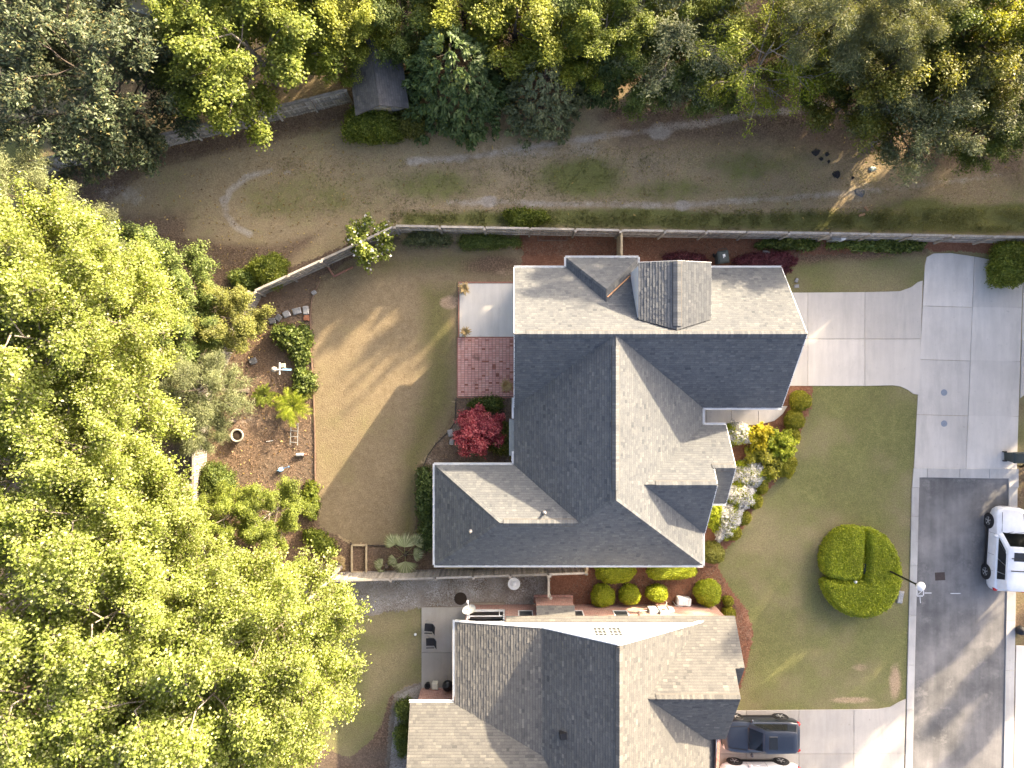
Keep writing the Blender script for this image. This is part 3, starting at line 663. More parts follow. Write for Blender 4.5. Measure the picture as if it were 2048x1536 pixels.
# ------------------------------------------------------------------ roofs
def clip_poly(poly, nx, ny, d):      # keep nx*u+ny*v >= d
    out = []; n = len(poly)
    for i in range(n):
        p, q = poly[i], poly[(i+1) % n]; a = nx*p[0]+ny*p[1]-d; b = nx*q[0]+ny*q[1]-d
        if a >= 0: out.append(p)
        if (a >= 0) != (b >= 0):
            t = a/(a-b); out.append((p[0]+(q[0]-p[0])*t, p[1]+(q[1]-p[1])*t))
    return out
def shingle_plane(mb, pts, rr, course=.145, th=(.012, .024), lift=.006, tab=(.13, .30)):
    pts = [Vector(p) for p in pts]
    n = Vector((0,0,0))
    for i in range(len(pts)): n += pts[i].cross(pts[(i+1) % len(pts)])
    n.normalize()
    if n.z < 0: n = -n
    u = Vector((0,0,1)).cross(n).normalized(); v = n.cross(u)
    o = min(pts, key=lambda p: p.z); poly = [((p-o).dot(u), (p-o).dot(v)) for p in pts]
    ar = sum(poly[i][0]*poly[(i+1) % len(poly)][1]-poly[(i+1) % len(poly)][0]*poly[i][1] for i in range(len(poly)))
    if ar < 0: poly = poly[::-1]
    vmax = max(p[1] for p in poly); k = 0; v0 = min(p[1] for p in poly)
    while v0 < vmax-1e-4:
        v1 = v0+course; row = clip_poly(clip_poly(poly, 0, 1, v0), 0, -1, -v1)
        if len(row) >= 3:
            ua = min(p[0] for p in row); ub = max(p[0] for p in row); uu = ua-rr.uniform(0, .2)
            while uu < ub:
                w = rr.uniform(*tab); h = rr.choice(th)+rr.uniform(0, .004); t = min(1, max(0, rr.gauss(.56, .16)))
                pc = clip_poly(clip_poly(row, 1, 0, uu), -1, 0, -(uu+w-.004))
                if len(pc) >= 3:
                    vs = [o+u*p[0]+v*p[1]+n*(lift+h*(1-(p[1]-v0)/course)) for p in pc]; fs = [tuple(range(len(pc)))]
                    m = len(pc)
                    for i in range(m):
                        if abs(pc[i][1]-v0) < 1e-5 and abs(pc[(i+1) % m][1]-v0) < 1e-5:
                            vs += [vs[i]-n*(h+.003), vs[(i+1) % m]-n*(h+.003)]; fs.append((i, len(vs)-2, len(vs)-1, (i+1) % m))
                    mb.add(vs, fs, t)
                    # dark band tinted in for the course shadow line, like laminated shingles' printed band
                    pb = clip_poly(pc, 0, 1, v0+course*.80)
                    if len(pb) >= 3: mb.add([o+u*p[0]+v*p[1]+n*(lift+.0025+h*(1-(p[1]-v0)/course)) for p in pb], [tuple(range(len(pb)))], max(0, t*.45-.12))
                uu += w
        v0 = v1; k += 1
def roof(house, planes, mat, name_extra=None, th=.14, seed=1, **kw):
    dk = MB()
    for p in planes: dk.slabprism([Vector(q)-Vector((0,0,.004)) for q in p], th)
    rf = dk.build('roof', MAT['deck_board'], house)
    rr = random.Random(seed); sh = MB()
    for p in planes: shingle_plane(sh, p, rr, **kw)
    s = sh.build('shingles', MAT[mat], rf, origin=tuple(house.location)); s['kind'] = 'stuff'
    return rf
def ridge_caps(rf, org, p, q, sl, sr, mat, wid=.17, step=.14, seed=1, singles=True, lift=.055):
    """cap shingles from p to q; sl, sr = downward slopes (rise/run) left and right of the direction"""
    p, q = Vector(p), Vector(q); d = q-p; Ln = d.length; d.normalize()
    side = Vector((-d.y, d.x, 0)).normalized(); up = side.cross(d) if side.cross(d).z > 0 else d.cross(side)
    ang = math.atan2(d.y, d.x); el = math.asin(d.z)
    rr = random.Random(seed); n = max(1, int(Ln/step)); step = Ln/n
    meshes = []
    for k in range(5):
        t = .25+.15*k; mb = MB(); l2 = step*.90
        vs = []
        for x, z in ((0, .028), (l2, .014)):
            vs += [(x, wid, z-wid*sl), (x, 0, z), (x, -wid, z-wid*sr)]
        vs += [(0, wid, -.012-wid*sl), (0, 0, -.012), (0, -wid, -.012-wid*sr), (l2, wid, -.012-wid*sl), (l2, -wid, -.012-wid*sr)]
        mb.add(vs, [(1, 4, 3, 0), (2, 5, 4, 1), (0, 6, 7, 1), (1, 7, 8, 2), (0, 3, 9, 6), (2, 8, 10, 5)], t)
        me = mb.mesh('ridge_cap'); me.materials.append(MAT[mat]); meshes.append(me)
    if singles:
        vm = MB(); a_, b_ = p+Vector((0,0,.05)), q+Vector((0,0,.05)); w_ = wid+.035
        vs = []
        for e in (a_, b_): vs += [e+side*w_-Vector((0,0,w_*sl)), e, e-side*w_-Vector((0,0,w_*sr)), e+side*w_-Vector((0,0,w_*sl+.05)), e-side*w_-Vector((0,0,w_*sr+.05))]
        vm.add(vs, [(0, 1, 6, 5), (1, 2, 7, 6), (3, 0, 5, 8), (2, 4, 9, 7), (0, 3, 4, 2, 1), (5, 6, 7, 9, 8)]); vm.build('ridge_vent', MAT['deck_board'], rf, origin=tuple(org))  # dark vent strip, wider than the caps to stand in for their shadow lines
        for i in range(n):
            o = bpy.data.objects.new('ridge_cap', rr.choice(meshes)); link(o, rf)
            o.location = p+d*(i*step)+up*lift-Vector(org); o.rotation_euler = (0, -el, ang)
    else:
        mb = MB()
        M4 = Matrix.Rotation(ang, 4, 'Z') @ Matrix.Rotation(-el, 4, 'Y')
        for i in range(n):
            me = rr.choice(meshes); b0 = p+d*(i*step)+up*lift
            mb.add([b0+M4 @ v.co for v in me.vertices], [tuple(f.vertices) for f in me.polygons], rr.uniform(.2, .9))
        o = mb.build('hip_caps', MAT[mat], rf, origin=tuple(org)); o['kind'] = 'stuff'
def gutter(house, p, q, w=.11, h=.11, name='gutter', brackets=True):
    mb = MB(); p, q = Vector(p), Vector(q); d = (q-p).normalized(); s = Vector((d.y, -d.x, 0))
    mb.beam(p+s*(w/2), q+s*(w/2), .012, h); mb.beam(p-s*(w/2), q-s*(w/2), .012, h)
    mb.beam(p-Vector((0,0,h/2)), q-Vector((0,0,h/2)), w, .012)
    if brackets:
        n = max(1, int((q-p).length/1.1))
        for i in range(n+1):
            c = p+(q-p)*((i+.15)/(n+.3)); mb.beam(c-s*(w/2)+Vector((0,0,h/2-.01)), c+s*(w/2)+Vector((0,0,h/2-.01)), .03, .01)
    return mb.build(name, MAT['white_metal'], house)
def wall(mb, p, q, z0, z1, th=.16, openings=()):
    """openings: (a, b, za, zb) along p->q"""
    p, q = Vector((*p, 0)), Vector((*q, 0)); d = (q-p); Ln = d.length; d.normalize()
    def seg(a, b, za, zb):
        if b-a > .01 and zb-za > .01:
            mb.beam(p+d*a+Vector((0,0,(za+zb)/2)), p+d*b+Vector((0,0,(za+zb)/2)), th, zb-za)
    x = 0
    for a, b, za, zb in sorted(openings):
        seg(x, a, z0, z1); seg(a, b, z0, za); seg(a, b, zb, z1); x = b
    seg(x, Ln, z0, z1)
def window(house, p, q, a, b, za, zb, panes=(2, 2), glass='pane_glass', th=.16):
    p, q = Vector((*p, 0)), Vector((*q, 0)); d = (q-p).normalized(); A = p+d*a; B = p+d*b
    mb = MB(); w = .06
    for z in (za+w/2, zb-w/2): mb.beam(A+Vector((0,0,z)), B+Vector((0,0,z)), th+.05, w)
    for e in (A+d*w/2, B-d*w/2): mb.beam(e+Vector((0,0,za+w+.001)), e+Vector((0,0,zb-w-.001)), th+.046, w, up=d)
    fr = mb.build('window', MAT['white_paint'], house)
    mb = MB()
    for i in range(1, panes[0]):
        c = A+d*((b-a)*i/panes[0]); mb.beam(c+Vector((0,0,za+w)), c+Vector((0,0,zb-w)), .022, .03, up=d)
    for i in range(1, panes[1]):
        z = za+(zb-za)*i/panes[1]; mb.beam(A+d*w+Vector((0,0,z)), B-d*w+Vector((0,0,z)), .02, .03)
    mb.build('glazing_bar', MAT['white_paint'], fr, origin=tuple(house.location))
    mb = MB(); mb.beam(A+d*w+Vector((0,0,(za+zb)/2)), B-d*w+Vector((0,0,(za+zb)/2)), .012, zb-za-2*w)
    mb.build('pane', MAT[glass], fr, origin=tuple(house.location)); return fr

# ------------------------------------------------------------------ main house
ZE = 3.0; ZR = 6.39
h1 = thing('house', 'white house with large grey shingled hip and gable roof beside the driveway', 'house', (5.2, -1.8, 0))
org = tuple(h1.location)
J = (3.5, -7.19, 5.26); WR = (-.62, -7.19, 5.26); RN = (5.2, 2.5, ZR); RS = (5.2, -5.81, ZR)
XW, XE, XG = .11, 10.45, 14.8
planes = [
 [(XW, 6.37, ZE), (XG, 6.37, ZE), (XG, 2.5, ZR), (XW, 2.5, ZR)],
 [(XW, 2.5, ZR), RN, (XW, -1.29, ZE)],
 [RN, (XG, 2.5, ZR), (XG, -1.29, ZE), (XE, -1.29, ZE)],
 [(XW, -1.29, ZE), RN, RS, J, (XW, -4.446, ZE)],
 [(-4.227, -9.935, ZE), (3.5, -9.935, ZE), J, WR], [(3.5, -9.935, ZE), (XE, -9.935, ZE), RS, J],
 [(-4.227, -4.446, ZE), WR, J, (XW, -4.446, ZE)],
 [(-4.227, -4.446, ZE), (-4.227, -9.935, ZE), WR],
 [RN, RS, (XE, -9.935, ZE), (XE, -1.29, ZE)],
 # nested east gables
 [(XE, -2.25, ZE), (10.6, -2.25, ZE), (10.6, -5.2, 5.36), (6.8, -5.2, 5.36)],
 [(XE, -8.15, ZE), (10.6, -8.15, ZE), (10.6, -5.2, 5.36), (6.8, -5.2, 5.36)],
 [(10.6, -2.25, ZE), (11.75, -2.25, ZE), (11.75, -4.4, 4.72), (10.6, -4.4, 4.72)],
 [(10.1, -6.55, ZE), (11.75, -6.55, ZE), (11.75, -4.4, 4.72), (10.1, -4.4, 4.72)],
 # north bump hip
 [(2.99, 6.92, ZE), (6.89, 6.92, ZE), (4.94, 4.97, 4.85)],
 [(2.99, 6.92, ZE), (4.94, 4.97, 4.85), (4.94, 4.25, 4.85), (2.99, 6.37, ZE)],
 [(6.89, 6.92, ZE), (4.94, 4.97, 4.85), (4.94, 4.25, 4.85), (6.89, 6.37, ZE)],
 # north dormer, low pitch
 [(6.45, 6.2, 5.78), (8.3, 6.2, 6.3), (8.3, 2.72, 6.3), (6.45, 3.3, 5.78)],
 [(10.15, 6.2, 5.78), (8.3, 6.2, 6.3), (8.3, 2.72, 6.3), (10.15, 3.3, 5.78)],
]
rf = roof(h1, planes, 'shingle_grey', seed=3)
ridge_caps(rf, org, (XG-.05, 2.5, ZR), (XW+.6, 2.5, ZR), .85, .85, 'shingle_grey', seed=1)
ridge_caps(rf, org, (5.2, -5.3, ZR), (5.2, 1.9, ZR), .64, .64, 'shingle_grey', seed=2)
ridge_caps(rf, org, (3.3, -7.19, 5.26), (-.45, -7.19, 5.26), .8, .8, 'shingle_grey', seed=3)
ridge_caps(rf, org, (10.55, -5.2, 5.36), (7.4, -5.2, 5.36), .78, .78, 'shingle_grey', seed=4)
ridge_caps(rf, org, (11.7, -4.4, 4.72), (10.5, -4.4, 4.72), .78, .78, 'shingle_grey', seed=5)
ridge_caps(rf, org, (8.3, 6.15, 6.3), (8.3, 2.9, 6.3), .28, .28, 'shingle_grey', seed=6, wid=.2)
for i, (p, q) in enumerate([((-4.1, -4.55, 3.08), WR), ((-4.1, -9.83, 3.08), WR), (J, RS), ((10.35, -9.85, 3.06), RS), ((3.1, 6.8, 3.1), (4.94, 4.97, 4.85)), ((6.78, 6.8, 3.1), (4.94, 4.97, 4.85))]):
    ridge_caps(rf, org, p, q, .45, .45, 'shingle_grey', wid=.13, seed=20+i, singles=False, lift=.02)
# raking edges, then an orange strip painting the sunlit edge beside the dormer shadow
mb = MB()
for p, q in (((XW, 6.37, ZE), (XW, 2.5, ZR)), ((XW, 2.5, ZR), (XW, -1.29, ZE)), ((XG, 6.37, ZE), (XG, 2.5, ZR)), ((XG, 2.5, ZR), (XG, -1.29, ZE)),
             ((10.6, -8.15, ZE), (10.6, -5.2, 5.36)), ((10.6, -5.2, 5.36), (10.6, -2.3, ZE)), ((11.75, -6.55, ZE), (11.75, -4.4, 4.72)), ((11.75, -4.4, 4.72), (11.75, -2.25, ZE)),
             ((6.45, 6.2, 5.78), (8.3, 6.2, 6.3)), ((8.3, 6.2, 6.3), (10.15, 6.2, 5.78))):
    p, q = Vector(p), Vector(q); mb = MB(); mb.beam(p-Vector((0,0,.085)), q-Vector((0,0,.085)), .035, .17); mb.build('rake_board', MAT['white_paint'], h1)
mb = MB(); mb.beam((6.86, 6.3, 3.12), (5.0, 4.55, 4.84), .05, .02); mb.build('lit_edge_strip', MAT['warm_orange'], h1)
for p, q in (((XW, 6.43, 2.96), (2.93, 6.43, 2.96)), ((2.93, 6.98, 2.96), (6.95, 6.98, 2.96)), ((2.93, 6.43, 2.96), (2.93, 6.98, 2.96)), ((6.95, 6.98, 2.96), (6.95, 6.43, 2.96)),
             ((10.2, 6.43, 2.96), (XG, 6.43, 2.96)), ((XE+.06, -1.35, 2.96), (XG, -1.35, 2.96)), ((XE+.06, -2.19, 2.96), (XE+.06, -1.35, 2.96)), ((XE+.06, -2.19, 2.96), (11.75, -2.19, 2.96)),
             ((10.65, -6.61, 2.96), (11.75, -6.61, 2.96)), ((XE+.06, -8.2, 2.96), (XE+.06, -9.99, 2.96)), ((-4.29, -9.995, 2.96), (XE+.06, -9.995, 2.96)), ((-4.287, -4.385, 2.96), (-4.287, -9.94, 2.96)),
             ((-4.29, -4.386, 2.96), (.05, -4.386, 2.96)), ((.05, -4.386, 2.96), (.05, -3.7, 2.96)), ((.05, -1.9, 2.96), (.05, -.75, 2.96))):
    gutter(h1, p, q)
for x, y in ((6.8, 6.55), (14.5, 6.2), (.0, -4.2), (-4.1, -9.8)):
    mb = MB(); mb.box((x, y, 1.45), (.07, .09, 2.9)); mb.build('downspout', MAT['white_metal'], h1)
# walls
wm = MB()
wall(wm, (.46, 2.6), (.46, 6.02), 0, 3.0, openings=[(.25, 1.55, .35, 2.3), (1.75, 3.1, .35, 2.3)])
wall(wm, (.46, 6.02), (3.3, 6.02), 0, 2.95, openings=[(.35, 1.45, .35, 2.4), (1.6, 2.7, .35, 2.4)])
wall(wm, (3.3, 6.02), (3.3, 6.58), 0, 2.9); wall(wm, (3.3, 6.58), (6.55, 6.58), 0, 2.9, openings=[(1.0, 2.2, .9, 2.2)]); wall(wm, (6.55, 6.58), (6.55, 6.02), 0, 2.9)
wall(wm, (6.5, 6.02), (10.1, 6.02), 0, 5.75, openings=[(1.2, 2.4, 3.9, 5.1)]); wall(wm, (10.1, 6.02), (14.45, 6.02), 0, 2.95)
wall(wm, (6.5, 6.0), (6.5, 3.4), 3.0, 5.72); wall(wm, (10.1, 6.0), (10.1, 3.4), 3.0, 5.72)
wall(wm, (14.45, 6.02), (14.45, -.94), 0, 2.95, openings=[(1.0, 5.8, 0, 2.3)])
wall(wm, (14.45, -.94), (10.1, -.94), 0, 2.95, openings=[(3.2, 4.2, .02, 2.1)]); wall(wm, (10.1, -.94), (10.1, -2.6), 0, 2.95)
wall(wm, (10.1, -2.6), (11.4, -2.6), 0, 2.95); wall(wm, (11.4, -2.6), (11.4, -6.2), 0, 2.95, openings=[(.9, 2.7, .7, 2.2)]); wall(wm, (11.4, -6.2), (10.1, -6.2), 0, 2.95)
wall(wm, (10.1, -6.2), (10.1, -9.6), 0, 2.95, openings=[(.8, 2.2, .8, 2.2)]); wall(wm, (10.1, -9.6), (-3.9, -9.6), 0, 2.95, openings=[(2.5, 3.9, .9, 2.2), (7, 8.2, .9, 2.2)])
wall(wm, (-3.9, -9.6), (-3.9, -4.8), 0, 2.95, openings=[(1.6, 3.0, .8, 2.2)]); wall(wm, (-3.9, -4.8), (.46, -4.8), 0, 2.95, openings=[(1.4, 2.8, .8, 2.2)])
wall(wm, (.46, -4.8), (.46, -.3), 0, 2.95); wall(wm, (.46, -.3), (.46, 2.6), 0, 2.95, openings=[(.4, 2.4, .02, 2.1)])
# gable triangles
for x, ys in ((.46, (6.1, 2.5, -1.0)), (14.45, (6.1, 2.5, -1.0))):
    wm.add([(x-.08, ys[0], 3.0), (x-.08, ys[2], 3.0), (x-.08, ys[1], ZR-.25), (x+.08, ys[0], 3.0), (x+.08, ys[2], 3.0), (x+.08, ys[1], ZR-.25)], [(0,1,2),(5,4,3),(0,2,5,3),(1,4,5,2),(0,3,4,1)])
for x, ys, zt in ((10.4, (-2.6, -5.2, -7.8), 5.1), (11.4, (-2.6, -4.4, -6.2), 4.45)):
    wm.add([(x-.08, ys[0], 2.95), (x-.08, ys[2], 2.95), (x-.08, ys[1], zt), (x+.08, ys[0], 2.95), (x+.08, ys[2], 2.95), (x+.08, ys[1], zt)], [(0,1,2),(5,4,3),(0,2,5,3),(1,4,5,2),(0,3,4,1)])
wm.add([(6.45, 5.94, 5.75), (10.15, 5.94, 5.75), (8.3, 5.94, 6.2), (6.45, 6.1, 5.75), (10.15, 6.1, 5.75), (8.3, 6.1, 6.2)], [(0,1,2),(5,4,3),(0,2,5,3),(1,4,5,2),(0,3,4,1)])
wm.build('wall', MAT['siding'], h1)
for p, q, a, b, za, zb in (((.46, 2.6), (.46, 6.02), .25, 1.55, .35, 2.3), ((.46, 2.6), (.46, 6.02), 1.75, 3.1, .35, 2.3), ((.46, 6.02), (3.3, 6.02), .35, 1.45, .35, 2.4), ((.46, 6.02), (3.3, 6.02), 1.6, 2.7, .35, 2.4),
        ((3.3, 6.58), (6.55, 6.58), 1.0, 2.2, .9, 2.2), ((6.5, 6.02), (10.1, 6.02), 1.2, 2.4, 3.9, 5.1), ((11.4, -2.6), (11.4, -6.2), .9, 2.7, .7, 2.2), ((10.1, -6.2), (10.1, -9.6), .8, 2.2, .8, 2.2),
        ((10.1, -9.6), (-3.9, -9.6), 2.5, 3.9, .9, 2.2), ((10.1, -9.6), (-3.9, -9.6), 7, 8.2, .9, 2.2), ((-3.9, -9.6), (-3.9, -4.8), 1.6, 3.0, .8, 2.2), ((-3.9, -4.8), (.46, -4.8), 1.4, 2.8, .8, 2.2)):
    window(h1, p, q, a, b, za, zb)
mb = MB()
for i in range(4): mb.box((14.47, 2.62, .3+i*.57), (.05, 4.7, .545))
mb.build('garage_door', MAT['white_paint'], h1)
mb = MB(); mb.box((10.75, -.94, 1.06), (.95, .06, 2.05)); d_ = mb.build('door', MAT['black_plastic'], h1)
mb = MB(); mb.lathe([(.03, 0), (.035, .03), (.0, .05)], 8, (11.1, -1.0, 1.05)); mb.build('handle', MAT['grey_metal'], d_, origin=org)
mb = MB(); mb.box((.46, 1.1, 1.06), (.06, 1.95, 2.05)); mb.build('patio_door', MAT['car_glass'], h1)
# floor slab of the house, bay roof on the west side, vents
mb = MB(); mb.prism([(.46, 6.0), (14.4, 6.0), (14.4, -.9), (10.1, -.9), (10.1, -9.55), (-3.85, -9.55), (-3.85, -4.85), (.46, -4.85)], .0, .1); mb.build('floor_slab', MAT['tan_floor'], h1)
mb = MB(); mb.slabprism([(-.16, -1.92, 2.55), (-.16, -4.0, 2.55), (.42, -3.85, 2.8), (.42, -2.05, 2.8)], .06); bay = mb.build('bay_roof', MAT['grey_metal'], h1)
mb = MB(); mb.prism([(.5, -2.1), (-.05, -2.2), (-.05, -3.75), (.5, -3.85)], .1, 2.49); mb.build('bay_wall', MAT['siding'], h1)
for px, py, z in ((1089, 1026, 5.05), (941, 1063, 4.4)):
    c = P(px, py, z); mb = MB(); mb.lathe([(.11, -.25), (.1, -.02), (.055, 0), (.055, .26), (.045, .27), (.04, .1)], 10, c); mb.build('vent_pipe', MAT['flue_metal'], h1)
c = P(1272, 519, 2.9)

# ------------------------------------------------------------------ neighbour house
h2 = thing('house', 'brick house with tan shingles and white gable wall below the fence', 'house', (5.35, -18, 0)); org2 = tuple(h2.location)
YG = -13.02; YS = -27.0
XR, ZR2 = 5.35, 6.6; XB, ZB = 1.63, 4.07; XL, ZL = -3.13, 3.03
vy = lambda z, y0=-17.48, p=.45: y0-(z-3.0)/p
planes2 = [
 [(XL, YG, ZL), (XB, YG, ZB), (XB, vy(ZB), ZB), (XL, vy(ZL), ZL)],
 [(XB, YG, ZB), (XR, YG, ZR2), (XR, vy(ZR2), ZR2), (XB, vy(ZB), ZB)],
 [(-5.6, -17.48, 3.0), (XL, -17.48, 3.0), (XB, vy(ZB), ZB), (XR, vy(ZR2), ZR2), (-5.6, vy(ZR2), ZR2)],
 [(XR, YG, ZR2), (11.2, YG, 2.57), (11.2, YS, 2.57), (XR, YS, ZR2)],
 # nested east gables, shared north slope
 [(10.6, -12.77, 2.95), (11.75, -12.77, 2.95), (11.75, -16.16, 5.5), (6.94, -16.16, 5.5)],
 [(10.6, -19.5, 2.95), (11.75, -19.5, 2.95), (11.75, -16.16, 5.5), (6.94, -16.16, 5.5)],
 [(11.75, -12.77, 2.95), (12.25, -12.77, 2.95), (12.25, -14.95, 4.59), (11.75, -14.95, 4.59)],
 [(11.4, -17.1, 2.95), (12.25, -17.1, 2.95), (12.25, -14.95, 4.59), (11.4, -14.95, 4.59)],
 # pent strip below the white gable
 [(-.35, -12.77, 2.95), (10.6, -12.77, 2.95), (10.3, -13.05, 3.16), (-.35, -13.05, 3.16)],
 # fireplace bump
 [(1.36, -12.44, 2.2), (3.5, -12.44, 2.2), (3.5, -12.9, 2.92), (1.36, -12.9, 2.92)],
]
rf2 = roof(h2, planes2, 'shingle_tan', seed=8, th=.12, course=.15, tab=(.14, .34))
ridge_caps(rf2, org2, (XR, -24, ZR2), (XR, YG-.1, ZR2), .65, .67, 'shingle_tan', seed=31)
ridge_caps(rf2, org2, (11.7, -16.16, 5.5), (7.4, -16.16, 5.5), .75, .75, 'shingle_tan', seed=32)
mb = MB(); c = P(1127, 1471, 4.86); mb.box(c, (.42, .42, .3), .1, .8); mb.build('roof_vent', MAT['black_plastic'], h2)
w2 = MB(); wall(w2, (-.4, -13.1), (11.4, -13.1), 0, 2.95); wall(w2, (11.4, -13.1), (11.4, -19.2), 0, 2.95); wall(w2, (-5.3, -18.02), (-2.6, -18.02), 0, 2.95); wall(w2, (-5.3, -18.02), (-5.3, -26), 0, 2.95)
wall(w2, (-2.6, -13.4), (-2.6, -18.02), 0, 2.95, openings=[(.9, 2.4, .1, 2.2)]); wall(w2, (-2.5, -13.1), (-.4, -13.1), 0, .9)
wall(w2, (11.4, -19.2), (11.0, -26), 0, 2.95); wall(w2, (-5.3, -26), (11.0, -26), 0, 2.95)
w2.build('wall', MAT['brick_wall'], h2)
w2 = MB(); w2.add([(12.0, -13.1, 0), (12.0, -16.8, 0), (11.45, -16.8, 0), (11.45, -13.1, 0), (12.0, -13.1, 2.9), (12.0, -16.8, 2.9), (11.45, -16.8, 2.9), (11.45, -13.1, 2.9)], [(0,1,2,3), (7,6,5,4), (0,4,5,1), (1,5,6,2), (2,6,7,3), (3,7,4,0)]); w2.build('bay_wall', MAT['brick_wall'], h2)
# white gable wall with openings
gb = MB(); y0, y1 = YG-.02, YG-.18
poly = [(-.6, 3.02), (11.0, 3.02), (10.9, 2.75), (XR, ZR2-.1), (XB, ZB-.08), (XL+.1, ZL-.06)]
poly = [(XL+.1, ZL-.06), (-.6, 2.9), (10.9, 2.7), (XR, ZR2-.1), (XB, ZB-.08)]
n = len(poly); gb.add([(a, y0, z) for a, z in poly]+[(a, y1, z) for a, z in poly], [tuple(range(n))[::-1], tuple(range(n, 2*n))]+[(i, (i+1) % n, n+(i+1) % n, n+i) for i in range(n)])
gb.build('gable_wall', MAT['siding'], h2)
mb = MB()
for p, q in (((XL, YG+.02, ZL), (XB, YG+.02, ZB)), ((XB, YG+.02, ZB), (XR, YG+.02, ZR2)), ((XR, YG+.02, ZR2), (10.7, YG+.02, 2.92))):
    p, q = Vector(p), Vector(q); mb = MB(); mb.beam(p-Vector((0,0,.06)), q-Vector((0,0,.06)), .06, .2); mb.build('rake_board', MAT['white_paint'], h2)
for x in (4.62, 5.42):
    window(h2, (x-.36, YG+.01), (x+.36, YG+.01), 0, .72, 4.0, 5.4, (3, 3), 'dark_pane', 0.0)
for px in (1051, 1151.5, 1240.5, ):
    x = (px-1024)*40.6/F; window(h2, (x-.42, -13.02), (x+.42, -13.02), 0, .84, 1.2, 2.35, (1, 1), 'dark_pane', 0.0)
mb = MB(); mb.box((2.42, -12.72, 1.05), (2.1, .55, 2.1)); mb.box((2.42, -12.6, .35), (2.3, .45, .12)); mb.build('fireplace_wall', MAT['brick_wall'], h2)
gutter(h2, (XL-.06, YG+.05, ZL-.05), (XL-.06, -17.4, ZL-.05), brackets=False); gutter(h2, (-5.65, -17.42, 2.96), (XL-.05, -17.42, 2.96), brackets=False); gutter(h2, (11.3, -19.5, 2.9), (11.3, -26, 2.7), brackets=False)
mb = MB(); mb.box((XL+.06, -17.3, 2.93), (.2, .25, .1)); mb.build('gutter_guard', MAT['warm_orange'], h2)
# screened porch opening on the north side, left of the brick wall
mb = MB(); mb.box((-1.45, -13.6, 1.5), (2.0, .04, 1.2)); mb.build('porch_screen', MAT['dark_screen'], h2)
mb = MB(); mb.box((-1.45, -13.35, .05), (2.1, .9, .1)); mb.build('porch_floor', MAT['tan_floor'], h2)
mb = MB()
for x in (-2.5, -.45): mb.box((x, -13.1, 1.9), (.1, .1, 2.0))
mb.box((-1.45, -13.1, .95), (2.0, .1, .08)); mb.box((-1.45, -13.1, 1.9), (2.0, .06, .05)); mb.box((-.72, -13.1, 1.42), (.05, .06, .9)); mb.build('porch_frame', MAT['white_paint'], h2)
# meter boxes and pipes on the brick wall
mb = MB()
for x, z, w, h in ((8.05, 1.35, .5, .75), (8.62, 1.45, .5, .9), (9.1, 1.3, .3, .5)): mb = MB(); mb.box((x, -12.93, z), (w, .22, h), 0, 1, .03); mb.build('meter_box', MAT['light_grey'], h2)
for pts_ in ([(7.2, -12.96, 2.4), (7.2, -12.96, 1.5), (7.8, -12.96, 1.35)], [(8.8, -12.9, 1.0), (9.0, -12.7, .7), (9.0, -12.7, .02)], [(9.5, -12.85, .02), (9.5, -12.85, .8), (9.9, -12.9, .8)]): mb = MB(); mb.tube(pts_, .032); mb.build('conduit', MAT['grey_metal'], h2)
mb = MB(); mb.box((8.62, -12.80, 1.62), (.2, .02, .16)); mb.build('red_tag', MAT['red_plastic'], h2)
# small house corner far left behind the trees
h3 = thing('house', 'pale roofed house glimpsed between trees at the top left', 'house', (-21, 25.5, 0), -.25); o3 = (0,0,0)
def rot3(p): return p
mb = MB(); mb.box((0, 0, 1.4), (9.4, 7.4, 2.8)); lbuild(mb, 'wall', MAT['siding'], h3)
dk = MB(); pl3 = [[(-5, -4, 2.8), (5, -4, 2.8), (5, 0, 4.6), (-5, 0, 4.6)], [(-5, 4, 2.8), (5, 4, 2.8), (5, 0, 4.6), (-5, 0, 4.6)]]
for p in pl3: dk.slabprism(p, .12)
r3 = lbuild(dk, 'roof', MAT['white_paint'], h3); sh = MB(); rr = random.Random(5)
for p in pl3: shingle_plane(sh, p, rr, course=.2, tab=(.3, .6))
shingle('shingle_pale', [(0, (.3, .27, .24)), (.5, (.38, .35, .31)), (1, (.46, .43, .39))], (.85, .85, .85))
o = lbuild(sh, 'shingles', MAT['shingle_pale'], r3); o['kind'] = 'stuff'
# garden shed
sc_ = P(752, 150, 2.6); hs = thing('garden_shed', 'small garden shed with dark shingled gable roof among the trees', 'shed', (sc_.x, sc_.y, 0), .14)
mb = MB(); mb.box((0, 0, 1.05), (2.3, 3.1, 2.1)); lbuild(mb, 'wall', MAT['fence_wood'], hs)
pls = [[(-1.5, -1.85, 2.05), (0, -1.85, 3.0), (0, 1.85, 3.0), (-1.5, 1.85, 2.05)], [(1.5, -1.85, 2.05), (0, -1.85, 3.0), (0, 1.85, 3.0), (1.5, 1.85, 2.05)]]
dk = MB()
for p in pls: dk.slabprism(p, .08)
rs = lbuild(dk, 'roof', MAT['deck_board'], hs); sh = MB()
for p in pls: shingle_plane(sh, p, rr)
o = lbuild(sh, 'shingles', MAT['shingle_shed'], rs); o['kind'] = 'stuff'
mb = MB()
for y in (-1.5, 1.5): mb.add([(-1.15, y, 2.1), (1.15, y, 2.1), (0, y, 2.85), (-1.15, y+.05, 2.1), (1.15, y+.05, 2.1), (0, y+.05, 2.85)], [(0,1,2),(5,4,3),(0,2,5,3),(1,4,5,2)])
lbuild(mb, 'gable', MAT['fence_wood'], hs)
mb = MB(); mb.box((0, -1.57, .95), (.9, .05, 1.8)); lbuild(mb, 'door', MAT['fence_wood_tan'], hs)
